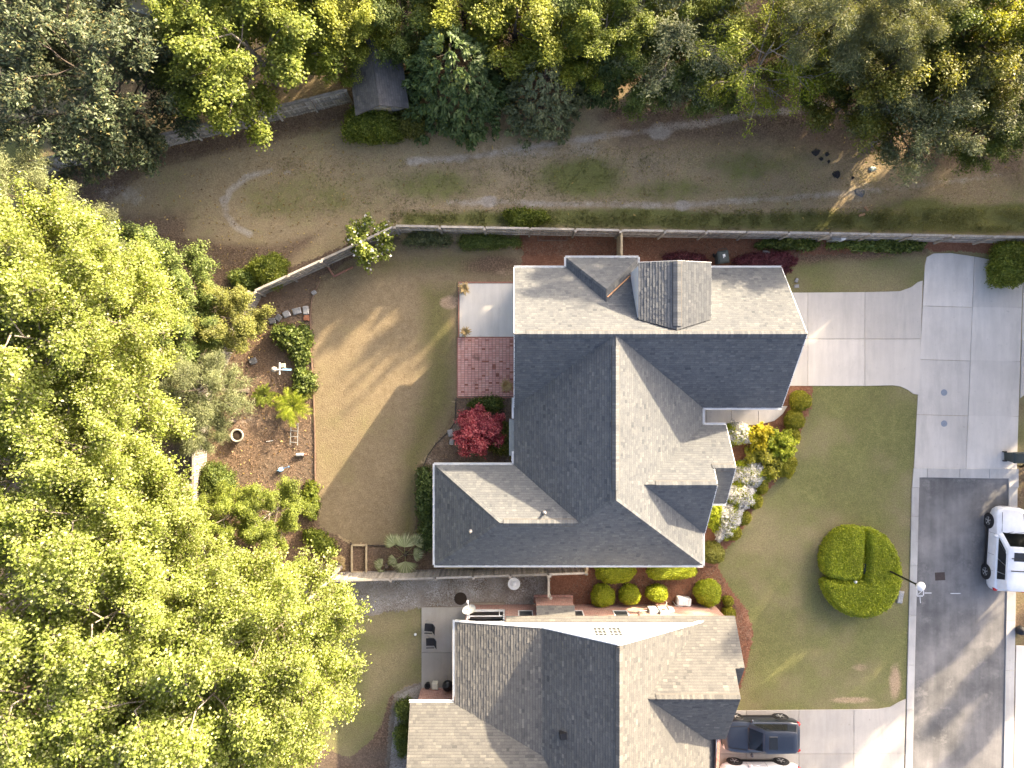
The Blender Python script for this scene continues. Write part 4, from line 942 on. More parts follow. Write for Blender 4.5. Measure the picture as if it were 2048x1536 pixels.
# ------------------------------------------------------------------ vegetation
def unit(a): return a/np.maximum(np.linalg.norm(a, axis=1, keepdims=True), 1e-6)
def leaf_quads(pos, nrm, ln, wd, r, along=None, fold=.15):
    n = len(pos); nrm = unit(nrm)
    t = along if along is not None else r.normal(size=(n, 3))
    t = t-nrm*(t*nrm).sum(1, keepdims=True); t = unit(t); s = np.cross(nrm, t)
    ln = np.asarray(ln).reshape(-1, 1); wd = np.asarray(wd).reshape(-1, 1)
    V = np.stack([pos-t*ln*.5, pos+s*wd*.5+nrm*wd*fold+t*ln*.05, pos+t*ln*.5, pos-s*wd*.5+nrm*wd*fold+t*ln*.05], 1).reshape(-1, 3)
    return V, np.arange(n*4).reshape(-1, 4)
def prof_round(t): return math.sqrt(max(0.0, 1-(2*t-.9)**2/1.21)) if t < .95 else .25*(1-t)/.05+.05
def tree_meshes(name, seed, Rc, Hc, th, wood, leafm, limbs=16, subs=7, per=4, nleaf=36, ll=.2, lw=.17, rc=.34, up=.8, jit=.6, tr=.16, droop=0.0, sub_len=.3, elong=None):
    r = np.random.default_rng(seed); rr = random.Random(seed)
    wb = MB(); top = th+Hc
    lean = Vector((rr.uniform(-.04, .04)*top, rr.uniform(-.04, .04)*top, 0))
    def trunk_pt(h): k = h/top; return Vector((lean.x*k+.12*math.sin(k*5+seed), lean.y*k+.12*math.cos(k*4+seed), h))
    hs_ = [0, .05*top, .3*top, .6*top, .9*top]
    wb.tube([trunk_pt(h) for h in hs_], [tr*1.5, tr, tr*.8, tr*.5, tr*.15], 8)
    cl = []; od = []
    for i in range(limbs):
        te = (i+.5)/limbs; te = .12+.85*te; ph = i*2.39996+rr.uniform(-.4, .4)
        rad = Rc*prof_round(te)*rr.uniform(.72, 1.08); e = Vector((rad*math.cos(ph), rad*math.sin(ph), th+Hc*te))+lean*(th+Hc*te)/top
        s = trunk_pt(max(th*.55, (th+Hc*te)-rad*rr.uniform(.5, .9)-.3)); m1 = s.lerp(e, .35)+Vector((0,0,-.06*rad)); m2 = s.lerp(e, .7)+Vector((rr.uniform(-.1, .1)*rad, rr.uniform(-.1, .1)*rad, .05*rad))
        br = tr*.42*(1-.55*te)
        pts = [s, m1, m2, e]; wb.tube(pts, [br, br*.75, br*.5, br*.2], 5, False)
        for k in range(subs):
            q = .3+.7*(k+.6)/subs; seg = min(2, int(q*3)); f = q*3-seg; b = pts[seg].lerp(pts[seg+1], f)
            d = Vector((math.cos(ph)+rr.uniform(-1.1, 1.1), math.sin(ph)+rr.uniform(-1.1, 1.1), rr.uniform(-.25, .75)-droop)).normalized()
            ln_ = Rc*sub_len*rr.uniform(.6, 1.2); tip = b+d*ln_; mid = b.lerp(tip, .5)+Vector((0,0,.06*ln_))
            wb.tube([b, mid, tip], [br*.38, br*.25, br*.08], 4, False)
            for j in range(per):
                w = (j+1)/per; c = b.lerp(tip, .25+.8*w)
                cl.append((c.x+rr.gauss(0, .12), c.y+rr.gauss(0, .12), c.z+rr.gauss(0, .1))); od.append((d.x, d.y, d.z))
    cl = np.array(cl); od = np.array(od); n = len(cl)*nleaf
    idx = np.repeat(np.arange(len(cl)), nleaf)
    off = r.normal(size=(n, 3))*rc*.55; off[:, 2] *= .6
    pos = cl[idx]+off
    nrm = np.array([.32, .32, up])+unit(off)*.35+r.normal(size=(n, 3))*jit*.6
    s = r.uniform(.6, 1.15, n)
    al = None if elong is None else od[idx]*elong+r.normal(size=(n, 3))*.5
    V, Q = leaf_quads(pos, nrm, ll*s, lw*s, r, al)
    lm = np_mesh(name+'_leaves', V, Q); lm.materials.append(MAT[leafm])
    wm = wb.mesh(name+'_wood'); wm.materials.append(MAT[wood])
    return wm, lm
def conifer_meshes(name, seed, Rc, Ht, leafm, n=9000, ll=.34, lw=.13, shape=.7):
    r = np.random.default_rng(seed); t = 1-np.sqrt(r.uniform(0, 1, n)); ph = r.uniform(0, 2*PI, n)
    lob = 1+.13*np.sin(ph*5+t*9+seed)+.10*np.sin(ph*9-t*17)
    rad = Rc*(1-t)**shape*lob*r.uniform(.7, 1.04, n)
    out = np.stack([np.cos(ph), np.sin(ph), 0*ph], 1)
    pos = out*rad[:, None]; pos[:, 2] = .25+t*(Ht-.3)+r.normal(size=n)*.12
    # group into sprays: pull toward the nearest branchlet centre
    k = max(60, n//28); ci = r.integers(0, n, k); cen = pos[ci]; best = np.zeros(n, int); 
    for a in range(0, n, 2000):
        d = ((pos[a:a+2000, None, :]-cen[None])**2).sum(2); best[a:a+2000] = d.argmin(1)
    pos = cen[best]+(pos-cen[best])*.62
    al = out+np.array([0, 0, .35])+r.normal(size=(n, 3))*.35+(pos-cen[best])*1.5
    nrm = np.array([0, 0, .8])+out*.5+r.normal(size=(n, 3))*.4
    s = r.uniform(.6, 1.2, n); V, Q = leaf_quads(pos, nrm, ll*s, lw*s, r, al)
    lm = np_mesh(name+'_leaves', V, Q); lm.materials.append(MAT[leafm])
    wb = MB(); wb.tube([(0,0,0), (0,0,Ht*.5), (.05,0,Ht*.95)], [.16, .1, .02], 7)
    for i in range(26):
        tt = .08+.85*i/26; a = i*2.4; rr_ = Rc*(1-tt)**shape*.8; wb.tube([(0,0,Ht*tt*.9), (rr_*math.cos(a), rr_*math.sin(a), Ht*tt)], [.035, .008], 4, False)
    wm = wb.mesh(name+'_wood'); wm.materials.append(MAT['bark_dark']); return wm, lm
VAR = {}
def species(key, n, fn): VAR[key] = [fn(i) for i in range(n)]
species('tulip', 4, lambda i: tree_meshes('tulip', 100+i, 3.7, 7.0, 7.5, 'bark', 'leaf_tulip', 24, 14, 5, 24, .15, .13, .42, up=.5, jit=1.1, tr=.2, sub_len=.38))
species('green', 2, lambda i: tree_meshes('green', 200+i, 3.2, 5.0, 2.6, 'bark', 'leaf_green', 18, 9, 4, 56, .14, .12, .36))
species('mid', 3, lambda i: tree_meshes('mid', 300+i, 2.8, 4.2, 2.0, 'bark_dark', 'leaf_mid', 16, 9, 4, 54, .13, .11, .36))
species('magnolia', 1, lambda i: tree_meshes('magnolia', 400+i, 4.2, 6.5, 2.0, 'bark_dark', 'leaf_magnolia', 28, 11, 4, 50, .22, .09, .34, up=.7, jit=.9, elong=.4))
species('olive', 2, lambda i: tree_meshes('olive', 500+i, 2.7, 4.0, 1.6, 'bark_dark', 'leaf_olive', 16, 9, 4, 54, .13, .10, .36))
species('grey', 2, lambda i: tree_meshes('grey', 600+i, 3.0, 5.0, 2.5, 'bark', 'leaf_grey', 16, 9, 4, 52, .17, .07, .36, jit=1.0, elong=.6))
species('pine', 2, lambda i: tree_meshes('pine', 700+i, 2.3, 4.6, 5.0, 'bark_dark', 'leaf_grey', 15, 8, 3, 120, .2, .03, .36, up=.4, jit=1.2, elong=.8))
species('willow', 1, lambda i: tree_meshes('willow', 800+i, 3.0, 4.0, 3.4, 'bark', 'leaf_sago', 16, 9, 5, 20, .13, .08, .26, droop=.3, sub_len=.42, elong=.6))
species('yellow', 2, lambda i: tree_meshes('yellow', 900+i, 2.5, 4.0, 2.2, 'bark_dark', 'leaf_yellow', 15, 8, 4, 50, .14, .12, .36))
species('cedar', 2, lambda i: conifer_meshes('cedar', 40+i, 3.0, 6.0, 'leaf_cedar', 16000, .34, .11, .55))
species('cypress', 1, lambda i: conifer_meshes('cypress', 50+i, 2.2, 5.4, 'leaf_grey', 11000, .24, .09, .55))
BASE = {'tulip': (3.7, 14.5), 'green': (3.2, 7.6), 'mid': (2.8, 6.2), 'magnolia': (4.2, 8.5), 'olive': (2.7, 5.6), 'grey': (3.0, 7.5), 'pine': (2.3, 9.6), 'willow': (3.0, 7.4), 'yellow': (2.5, 6.2), 'cedar': (3.0, 6.0), 'cypress': (2.2, 5.4)}
tr_rng = random.Random(77); cnt = {}
def tree(kind, px, py, rad, ht, label, group=None, name=None, frac=.68, xy=None):
    """px,py: where the crown's middle shows; rad, ht in metres"""
    z = ht*frac; c = P(px, py, z) if xy is None else Vector((xy[0], xy[1], 0))
    i = cnt.get(kind, 0); cnt[kind] = i+1
    wm, lm = VAR[kind][i % len(VAR[kind])]; br, bh = BASE[kind]
    t = thing(name or {'cedar': 'cedar_tree', 'cypress': 'cypress_tree', 'pine': 'pine_tree', 'magnolia': 'magnolia_tree'}.get(kind, 'deciduous_tree'), label, 'tree', (c.x, c.y, -.02), tr_rng.uniform(-.7, .7), group)
    t.scale = (rad/br, rad/br, ht/bh)
    a = bpy.data.objects.new('trunk', wm); link(a, t); b = bpy.data.objects.new('crown', lm); link(b, t); return t
WG = 'tall bright trees in the wood on the left'
for px, py, rad, ht, lab in [
  (40, 550, 3.1, 14, 'bright yellow-green tree at the left edge, just below the faint grey pine'),
  (150, 545, 2.7, 13.5, 'bright yellow-green tree whose crown tip rises nearest the leaf strewn field'),
  (110, 690, 3.2, 15, 'bright yellow-green tree between the left edge and the mid-green understory'),
  (215, 650, 2.4, 13.5, 'bright yellow-green tree leaning over the darker understory trees, upper one'),
  (55, 730, 3.0, 14, 'bright yellow-green tree at the left edge above the shady gap'),
  (200, 880, 2.6, 14, 'bright yellow-green tree reaching toward the hazy pines beside the garden bed'),
  (60, 960, 3.2, 14, 'bright yellow-green tree at the left edge below the shady gap'),
  (185, 1030, 2.9, 14.5, 'bright yellow-green tree left of the board fence that runs down the garden'),
  (265, 1085, 2.3, 13.5, 'bright yellow-green tree beside the lower end of the garden board fence'),
  (80, 1160, 3.4, 15, 'bright yellow-green tree with bare pale twigs at the left edge, mid height'),
  (260, 1220, 3.0, 14.5, 'bright yellow-green tree behind the lower garden corner'),
  (415, 1240, 2.6, 13, 'bright yellow-green tree touching the mulch of the lower garden corner'),
  (570, 1255, 2.6, 13.5, 'bright yellow-green tree overhanging the gravel strip and fence end'),
  (585, 1350, 2.5, 13.5, 'bright yellow-green tree hanging over the lower neighbour lawn'),
  (450, 1385, 3.0, 15, 'bright yellow-green tree with a forked pale limb showing in its crown'),
  (300, 1390, 3.4, 14.5, 'bright yellow-green tree in the middle of the lower left wood'),
  (110, 1360, 3.4, 14.5, 'bright yellow-green tree at the left edge of the lower wood'),
  (495, 1500, 2.7, 13.5, 'bright yellow-green tree at the bottom edge nearest the lower house'),
  (380, 1540, 3.2, 14, 'bright yellow-green tree cut by the bottom edge, second from the lower house'),
  (180, 1530, 3.2, 14, 'bright yellow-green tree cut by the bottom edge, third from the lower house'),
  (10, 1520, 3.2, 14, 'bright yellow-green tree in the bottom left corner')]:
    tree('tulip', px, py, rad, ht, lab, WG, frac=.76)
tree('mid', 330, 560, 2.0, 7, 'mid-green leafy tree between the bright wood and the leaf strewn field')
tree('mid', 345, 665, 2.0, 6.5, 'mid-green leafy tree below the bright crowns, left of the olive one')
tree('olive', 450, 640, 1.75, 5, 'rounded olive-yellow tree overhanging the end of the angled fence')
tree('mid', 250, 520, 2.0, 6.5, 'dull green tree at the field edge, shaded by the bright wood')
tree('pine', 420, 780, 1.9, 7.5, 'hazy grey-green pine at the left side of the garden bed, upper')
tree('pine', 400, 850, 1.4, 7, 'hazy grey-green pine over the board fence, lower of two')
tree('pine', 25, 385, 2.2, 11, 'faint grey-green pine at the left edge under the magnolia')
tree('pine', 165, 480, 1.8, 10, 'faint grey-green pine at the corner of the field beside the bright wood')
tree('pine', 70, 850, 2.0, 9, 'grey-green pine standing in the shady gap of the bright wood')
tree('mid', 150, 790, 2.2, 7, 'shaded dark green tree deep inside the gap of the bright wood')
tree('green', 545, 1022, 1.75, 4.0, 'feathery fresh-green small tree in the lower garden bed beside the dry lawn', frac=.6)
tree('green', 455, 1030, 1.6, 3.8, 'feathery fresh-green small tree nearest the board fence in the garden bed', frac=.6)
tree('magnolia', 160, 140, 4.7, 9, 'large dark magnolia with glossy leaves in the top left corner')
tree('green', 485, 75, 3.8, 8.2, 'big fresh-green tree over the upper left fence beside the magnolia')
tree('mid', 395, 135, 2.3, 5.6, 'shaded green tree under the big fresh-green one, against the upper left fence')
tree('green', 400, 20, 2.6, 8, 'pale green tree at the top edge in front of the pale roof')
tree('yellow', 630, 20, 2.2, 6.5, 'yellow-green tree at the top edge left of the shed')
tree('yellow', 730, 25, 1.8, 6, 'thin yellow tree with bare twigs directly behind the shed')
tree('cedar', 908, 150, 3.2, 6.5, 'broad dark green cedar right beside the shed', frac=.4)
tree('cypress', 1085, 180, 2.5, 5.2, 'pale grey-green cypress right of the dark cedar', frac=.4)
tree('cedar', 1200, 140, 1.7, 4.6, 'smaller dark cedar half hidden behind the grey-green tree', frac=.4)
tree('yellow', 1030, 40, 2.7, 6.5, 'bright lime-green tree at the top edge behind the dark cedar')
tree('yellow', 1120, 70, 2.2, 6, 'lime-green tree above the grey-green cypress')
tree('green', 1215, 50, 2.3, 6.8, 'deep green tree at the top edge left of the grey-green crown')
tree('grey', 1350, 60, 3.4, 6.2, 'large grey-green tree at the top edge left of the drooping one')
tree('willow', 1530, 125, 3.0, 7, 'light feathery tree with drooping twigs reaching over the dirt track')
tree('yellow', 1440, 40, 2.2, 5.6, 'yellow-green tree at the top edge behind the drooping one')
tree('pine', 1680, 40, 2.6, 10.5, 'soft grey-green pine at the top edge, left of a pair')
tree('pine', 1780, 45, 2.2, 10.5, 'soft grey-green pine at the top edge, right of a pair')
tree('olive', 1760, 150, 3.1, 8, 'dull olive tree above the end of the dirt track')
tree('grey', 1850, 215, 3.0, 7.6, 'grey-green tree reaching lowest over the field at the upper right')
tree('olive', 1930, 120, 2.9, 8.5, 'olive tree with yellow flecks near the top right corner')
tree('grey', 2020, 160, 2.6, 8.2, 'grey-green tree at the right edge above the field')
tree('yellow', 1990, 30, 2.4, 9, 'yellow tinged tree in the top right corner')
tree('mid', 1880, 40, 2.4, 8.5, 'dark green tree at the top edge between the pines and the corner')
for k_, px, py, rad, ht, lab in [('green', 570, 10, 2.6, 7, 'fresh green tree at the top edge between the big green one and the shed'), ('mid', 800, 20, 2.2, 5.5, 'dark leafy tree at the top edge right behind the shed roof'),
  ('yellow', 920, 10, 2.6, 6.2, 'lime-green tree at the top edge above the dark cedar, left one'), ('mid', 1140, 5, 2.4, 6, 'mid-green tree at the top edge between the lime crowns'), ('green', 1290, 10, 2.5, 6.2, 'green tree at the top edge left of the large grey-green one'),
  ('mid', 1300, 130, 2.2, 4.6, 'shaded green tree below the large grey-green crown beside the dark cedar'), ('mid', 1420, 130, 2.2, 4.6, 'shaded green tree behind the drooping twigs above the dirt track'), ('olive', 1620, 60, 2.6, 6, 'olive tree at the top edge between the drooping one and the pines'),
  ('mid', 1660, 130, 2.0, 5, 'dark shaded tree left of the dull olive one'), ('mid', 1980, 250, 2.0, 5.5, 'shaded green tree under the grey-green crown at the right edge'), ('green', 660, 90, 1.8, 5.5, 'fresh green tree squeezed between the upper fence and the shed'),
  ('magnolia', 45, 30, 3.0, 8, 'second dark magnolia crown filling the extreme top left corner')]:
    tree(k_, px, py, rad, ht, lab)
# trees across the court, just outside the picture on the right, that shade the lawn and drive
OG = 'trees beyond the right edge of the picture'
for i, (x, y, rad, ht) in enumerate(OFF_TREES):
    tree(['mid', 'olive', 'green'][i % 3], 0, 0, rad, ht, 'unseen leafy tree across the court beyond the right edge of the picture' if x > 34 else 'unseen leafy tree standing beyond the top edge of the picture', OG if x > 34 else 'trees beyond the top edge of the picture', xy=(x, y))

# clipped shrubs: closed core plus a skin of small leaves
def bush_mesh(name, seed, rx, ry, h, leafm, n, ll=.075, sq=2.2, flat=.75, rough=.05, outline=None, fluff=.03):
    r = np.random.default_rng(seed)
    # core from a lat-long grid
    nu, nv = 40, 12; V = []; 
    def rad(ph):
        c, s = np.cos(ph), np.sin(ph)
        return (np.abs(c)**sq+np.abs(s)**sq)**(-1/sq)
    def surf(ph, t):      # t 0 bottom .. 1 top centre
        a = np.clip(t, 0, 1)*PI/2
        rr_ = rad(ph)*(np.cos(a)**flat)*np.where(t < .2, .86+.7*t, 1)
        w = 1+rough*np.sin(ph*3+seed)+rough*.7*np.sin(ph*7+2*seed+t*4)+rough*.5*np.sin(ph*13+t*11)
        return np.stack([rx*rr_*np.cos(ph)*w, ry*rr_*np.sin(ph)*w, h*(np.sin(a)**flat)*(1+rough*.4*np.sin(ph*5+t*9))+.01], -1)
    ph = np.linspace(0, 2*PI, nu, endpoint=False); T = np.linspace(0, 1, nv)
    PHI, TT = np.meshgrid(ph, T); G = surf(PHI, TT)*np.array([.95, .95, .96])
    idx = np.arange(nu*nv).reshape(nv, nu)
    Q = np.stack([idx[:-1], np.roll(idx[:-1], -1, 1), np.roll(idx[1:], -1, 1), idx[1:]], -1).reshape(-1, 4)
    a = r.uniform(0, 2*PI, n); t = 1-np.sqrt(r.uniform(0, 1, n))*1.0; t = np.clip(t*1.0, 0, 1)
    t = np.arcsin(np.clip(r.uniform(0, 1, n), 0, 1))/(PI/2)
    p = surf(a, t); e = .02; du = surf(a+e, t)-p; dv = surf(a, np.clip(t+e, 0, 1))-surf(a, np.clip(t-e, 0, 1))
    nr = np.cross(du, dv); bad = np.linalg.norm(nr, axis=1) < 1e-7; nr[bad] = (0, 0, 1); nr = unit(nr)
    p = p+nr*r.normal(size=(n, 1))*fluff
    V2, Q2 = leaf_quads(p, nr+r.normal(size=(n, 3))*.75, ll*r.uniform(.6, 1.3, n), ll*.6*r.uniform(.6, 1.2, n), r)
    Vt = np.concatenate([G.reshape(-1, 3), V2]); Qt = np.concatenate([Q, Q2+nu*nv])
    me = np_mesh(name, Vt, Qt); me.materials.append(MAT[leafm]); return me
bc = [0]
def bush(px, py, rpx, h, leafm, label, ry=None, n=None, name='clipped_shrub', cat='shrub', group=None, rz=0, **kw):
    bc[0] += 1; s = (H-h*.6)/F; rx = rpx*s; ry_ = (ry or rpx)*s
    n = n or int(min(14000, 900+5200*rx*ry_*1.0+2500*(rx+ry_)*h*.5))
    me = bush_mesh(name, 1000+bc[0], rx, ry_, h, leafm, n, **kw)
    o = bpy.data.objects.new(name, me); link(o); c = P(px, py, h*.6); o.location = (c.x, c.y, .0); o.rotation_euler = (0, 0, rz)
    return tag(o, label, cat, group)
G1 = 'clipped round shrubs along the front bed'
for px, py, r_, h, lab in [(1603, 802, 20.5, .95, 'round clipped shrub at the driveway corner, topmost of the front bed'), (1591, 840, 19.5, .85, 'round clipped shrub second from the driveway along the front bed'),
        (1584, 872, 18, .8, 'round clipped shrub third from the driveway, beside the golden bush'), (1523, 974, 14, .7, 'round clipped shrub between the lawn and the upper white azaleas'),
        (1511, 1003, 15, .7, 'round clipped shrub beside the middle of the white azalea bank'), (1488, 1036, 14.5, .7, 'round clipped shrub beside the lower end of the white azaleas'), (1468, 1066, 15, .75, 'round clipped shrub just above the big dark ball at the house corner')]:
    bush(px, py, r_, h, 'leaf_box', lab, group=G1)
bush(1428, 1107, 22, 1.2, 'leaf_olive', 'large dark olive ball shrub at the lower right house corner')
bush(1564, 920, 30, .9, 'leaf_box', 'low green hedge between the golden bush and the lawn', ry=38, rough=.1, ll=.09)
bush(1532, 942, 24, .8, 'leaf_hedge', 'loose green shrub between the white azaleas and the low hedge', ry=16, rough=.12, ll=.1)
bush(1428, 1030, 20, 1.0, 'leaf_hedge', 'bright green bush between the porch wall and white azaleas', ry=30, rough=.12, ll=.1)
G2 = 'clipped shrubs in the red mulch between the houses'
bush(1231, 1143, 42, 1.1, 'leaf_hedge', 'wide clipped shrub half under the eaves beside the gate fence', ry=24, sq=2.8, group=G2)
bush(1342, 1139, 50, 1.0, 'leaf_hedge', 'long boxy clipped hedge half under the eaves by the lawn corner', ry=19, sq=4, flat=.5, group=G2)
for px, py, r_, ry, lab in [(1206, 1193, 24, 23, 'round clipped shrub in red mulch nearest the gate fence, with yellow leaves'), (1260, 1191, 21, 20, 'round clipped shrub in red mulch, second from the gate fence'), (1315, 1188, 22, 17, 'oval clipped shrub in red mulch left of the white bin'),
        (1417, 1187, 27, 27, 'largest round clipped shrub in red mulch, right of the white bin')]:
    bush(px, py, r_, 1.0, 'leaf_hedge', lab, ry=ry, group=G2)
bush(1457, 1203, 10, .6, 'leaf_box', 'tiny round shrub beside the largest mulch bed shrub'); bush(1458, 1228, 13, .6, 'leaf_box', 'small shrub tucked at the lower house eaves corner')
bush(2032, 528, 40, 1.9, 'leaf_green', 'leafy shrub spilling over the court paving at the right edge', ry=42, rough=.14, ll=.13, fluff=.1)
bush(745, 240, 55, 1.7, 'leaf_green', 'fresh-green sprawling shrub below the shed', ry=42, rough=.16, ll=.13, fluff=.12, name='garden_shrub')
bush(815, 240, 35, 1.2, 'leaf_olive', 'dull green shrub between the shed bush and the cedar', ry=30, rough=.16, ll=.12, fluff=.12, name='garden_shrub')
bush(535, 540, 36, 1.5, 'leaf_green', 'fresh-green bush outside the angled fence end', ry=30, rough=.14, ll=.12, fluff=.1, name='garden_shrub')
bush(490, 560, 30, 1.2, 'leaf_mid', 'dark green bush left of the fresh one at the fence end', ry=22, rough=.14, ll=.12, fluff=.1, name='garden_shrub')
bush(1050, 435, 40, .7, 'leaf_green', 'low weedy bush against the outside of the long fence', ry=16, rough=.2, ll=.12, fluff=.12, name='garden_shrub')
bush(975, 483, 62, .55, 'leaf_mid', 'dark green ground cover mound inside the long fence', ry=13, rough=.15, ll=.10, fluff=.1, name='garden_shrub')
bush(855, 475, 40, .6, 'leaf_grey', 'straggly grey-brown shrub inside the fence corner', ry=14, rough=.25, ll=.12, fluff=.16, name='garden_shrub')
bush(1580, 487, 55, .4, 'leaf_mid', 'low dark green liriope clump inside the fence, left one', ry=9, rough=.2, ll=.18, fluff=.1, name='garden_shrub')
bush(1765, 490, 85, .4, 'leaf_mid', 'low dark green liriope clump inside the fence, right one', ry=10, rough=.2, ll=.18, fluff=.1, name='garden_shrub')
bush(1535, 528, 58, .8, 'leaf_purple', 'dark purple loropetalum bank behind the garage roof', ry=24, rough=.14, ll=.10, fluff=.08, name='garden_shrub')
bush(1370, 520, 40, .8, 'leaf_purple', 'dark purple shrub left of the wheeled bin', ry=14, rough=.14, ll=.10, fluff=.08, name='garden_shrub')
bush(852, 985, 16, .9, 'leaf_cedar', 'dark spiky shrub against the west wall of the wing, upper', ry=45, rough=.2, ll=.16, fluff=.14, name='garden_shrub')
bush(856, 1065, 15, .8, 'leaf_cedar', 'dark spiky shrub against the west wall of the wing, lower', ry=35, rough=.2, ll=.16, fluff=.14, name='garden_shrub')
bush(1006, 880, 22, .9, 'leaf_olive', 'dull green shrub between the red maple and the bay window', ry=30, rough=.2, ll=.12, fluff=.12, name='garden_shrub')
bush(975, 808, 30, .5, 'leaf_mid', 'low dark shrub between the brick patio and the red maple', ry=12, rough=.2, ll=.12, fluff=.12, name='garden_shrub')
bush(598, 690, 20, .5, 'leaf_mid', 'dark green perennial clump beside the lawn edge near the stones', ry=34, rough=.25, ll=.2, fluff=.16, name='garden_shrub')
bush(570, 670, 18, .7, 'leaf_mid', 'glossy dark perennial clump left of the lawn edge clump', ry=16, rough=.25, ll=.22, fluff=.16, name='garden_shrub')
bush(608, 765, 16, .4, 'leaf_mid', 'low grassy perennial clump right of the bird feeder', ry=22, rough=.25, ll=.2, fluff=.16, name='garden_shrub')
bush(430, 960, 30, 1.3, 'leaf_mid', 'dark shrub with pale pink blossom beside the board fence', ry=28, rough=.2, ll=.12, fluff=.14, name='garden_shrub')
bush(640, 1085, 32, .5, 'leaf_green', 'grassy border clump at the lower left corner of the lawn', ry=12, rough=.2, ll=.2, fluff=.14, name='garden_shrub', rz=-.7)
bush(620, 1000, 12, .5, 'leaf_green', 'grassy border clump along the lawn edging', ry=30, rough=.2, ll=.2, fluff=.14, name='garden_shrub')
bush(808, 1420, 14, .7, 'leaf_mid', 'dark shrub against the lower house wing, upper of two', ry=18, rough=.2, ll=.12, fluff=.12, name='garden_shrub')
bush(806, 1480, 14, .8, 'leaf_mid', 'dark shrub against the lower house wing, lower of two', ry=28, rough=.2, ll=.12, fluff=.12, name='garden_shrub')
# flowering azaleas: green bush with a skin of white petals as a part
def azalea(px, py, rx, ry, h, label, petal='petal_white', rz=0, amt=1.0):
    o = bush(px, py, rx, h, 'leaf_hedge', label, ry=ry, rough=.16, ll=.09, fluff=.06, name='azalea_bush', cat='shrub', rz=rz)
    s = (H-h*.6)/F
    me = bush_mesh('blossom', 3000+bc[0], rx*s*1.02, ry*s*1.02, h*1.03, petal, int(9000*amt*rx*ry*s*s+1500), ll=.115, rough=.16, fluff=.05)
    b2 = bpy.data.objects.new('blossom', me); link(b2, o)
    # drop the closed core of the petal mesh
    import bmesh; bm = bmesh.new(); bm.from_mesh(me); bm.verts.ensure_lookup_table(); bmesh.ops.delete(bm, geom=bm.verts[:480], context='VERTS'); bm.to_mesh(me); bm.free()
    return o
azalea(1478, 868, 27, 20, 1.1, 'white azalea at the porch walk, uppermost of the white ones')
azalea(1497, 948, 32, 24, 1.0, 'white azalea spreading beside the golden bush')
azalea(1480, 990, 30, 24, 1.0, 'white azalea in the middle of the bank, beside the small gable')
azalea(1455, 1040, 24, 36, 1.0, 'white azalea at the lower end of the bank', rz=-.4)
# open shrubs with visible twigs
def open_shrub(px, py, rad, h, leafm, label, seed, name='garden_shrub', cat='shrub', ll=.1, lw=.08, nleaf=26, wood='bark_dark', limbs=12, subs=6, droop=0, up=.8):
    wm, lm = tree_meshes(name, seed, rad, h*.75, h*.2, wood, leafm, limbs, subs, 4, nleaf, ll, lw, .16*rad, tr=.045*rad, droop=droop, sub_len=.36, up=up)
    c = P(px, py, h*.6); t = thing(name, label, cat, (c.x, c.y, 0))
    a = bpy.data.objects.new('stem', wm); link(a, t); b = bpy.data.objects.new('foliage', lm); link(b, t); return t
open_shrub(1520, 877, .62, 1.5, 'leaf_gold', 'golden yellow bush behind the uppermost white azalea', 61, ll=.15, lw=.12, nleaf=16)
open_shrub(1556, 890, .8, 1.4, 'leaf_hedge', 'loose lime-green bush right of the golden one', 62, ll=.14, lw=.11)
open_shrub(1525, 925, .9, 1.3, 'leaf_box', 'loose olive bush below the golden one', 63, ll=.13, lw=.1)
open_shrub(958, 862, 1.1, 2.2, 'leaf_maple', 'red japanese maple between the brick patio and the wing roof', 64, 'japanese_maple', 'tree', .15, .075, 34, 'bark_dark', 18, 8)
o = open_shrub(738, 482, 1.25, 2.6, 'leaf_green', 'small dogwood with white blossom growing through the fence corner', 65, 'dogwood_tree', 'tree', .17, .13, 14, 'bark', 13, 5)
wm, lm = tree_meshes('dogblossom', 65, 1.25, 2.6*.75, 2.6*.2, 'bark', 'petal_white', 13, 5, 4, 1, .16, .16, .2, tr=.05, sub_len=.36)
b = bpy.data.objects.new('blossom', lm); link(b, o)
# pink blossom as a part of the dark garden shrub
# ------------------------------------------------------------------ palms and rosettes
def frond_mesh(mb, base, ang, ln, rise, droop, nl, lw, ll, rr):
    """feather leaf: curved rib with leaflets on both sides"""
    d = Vector((math.cos(ang), math.sin(ang), 0)); s = Vector((-d.y, d.x, 0)); pts = []
    for i in range(nl+1):
        t = i/nl; pts.append(Vector(base)+d*(ln*t)+Vector((0, 0, rise*ln*math.sin(t*PI*.62)-droop*ln*t*t)))
    mb.tube(pts[::max(1, nl//5)], .012, 4, False)
    for i in range(1, nl):
        t = i/nl; L_ = ll*(.35+.75*math.sin(PI*min(1, t*.9+.12)))
        for sg in (-1, 1):
            p = pts[i]; e = p+s*(sg*L_*.85)+d*(L_*.55)+Vector((0, 0, rr.uniform(-.03, .05))); w = d*(lw/2)
            mb.add([p-w, p+w, e, e-w*.6], [(0, 1, 2, 3)])
def feather_palm(px, py, ln, label, leafm, seed, nf=20, name='cycad', cat='plant', h=.35, ll=.16, rise=.55, lw=.03):
    rr = random.Random(seed); c = P(px, py, h+.3); t = thing(name, label, cat, (c.x, c.y, 0))
    mb = MB(); mb.lathe([(.12, 0), (.14, h*.5), (.10, h), (.03, h+.08)], 9); lbuild(mb, 'stem', MAT['bark_dark'], t)
    for i in range(nf):
        mb = MB(); frond_mesh(mb, (0, 0, h), i*2.39996+rr.uniform(-.2, .2), ln*rr.uniform(.75, 1.1), rise*rr.uniform(.3, 1.2), rr.uniform(.2, .5), 22, lw, ll, rr)
        lbuild(mb, 'frond', MAT[leafm], t)
    return t
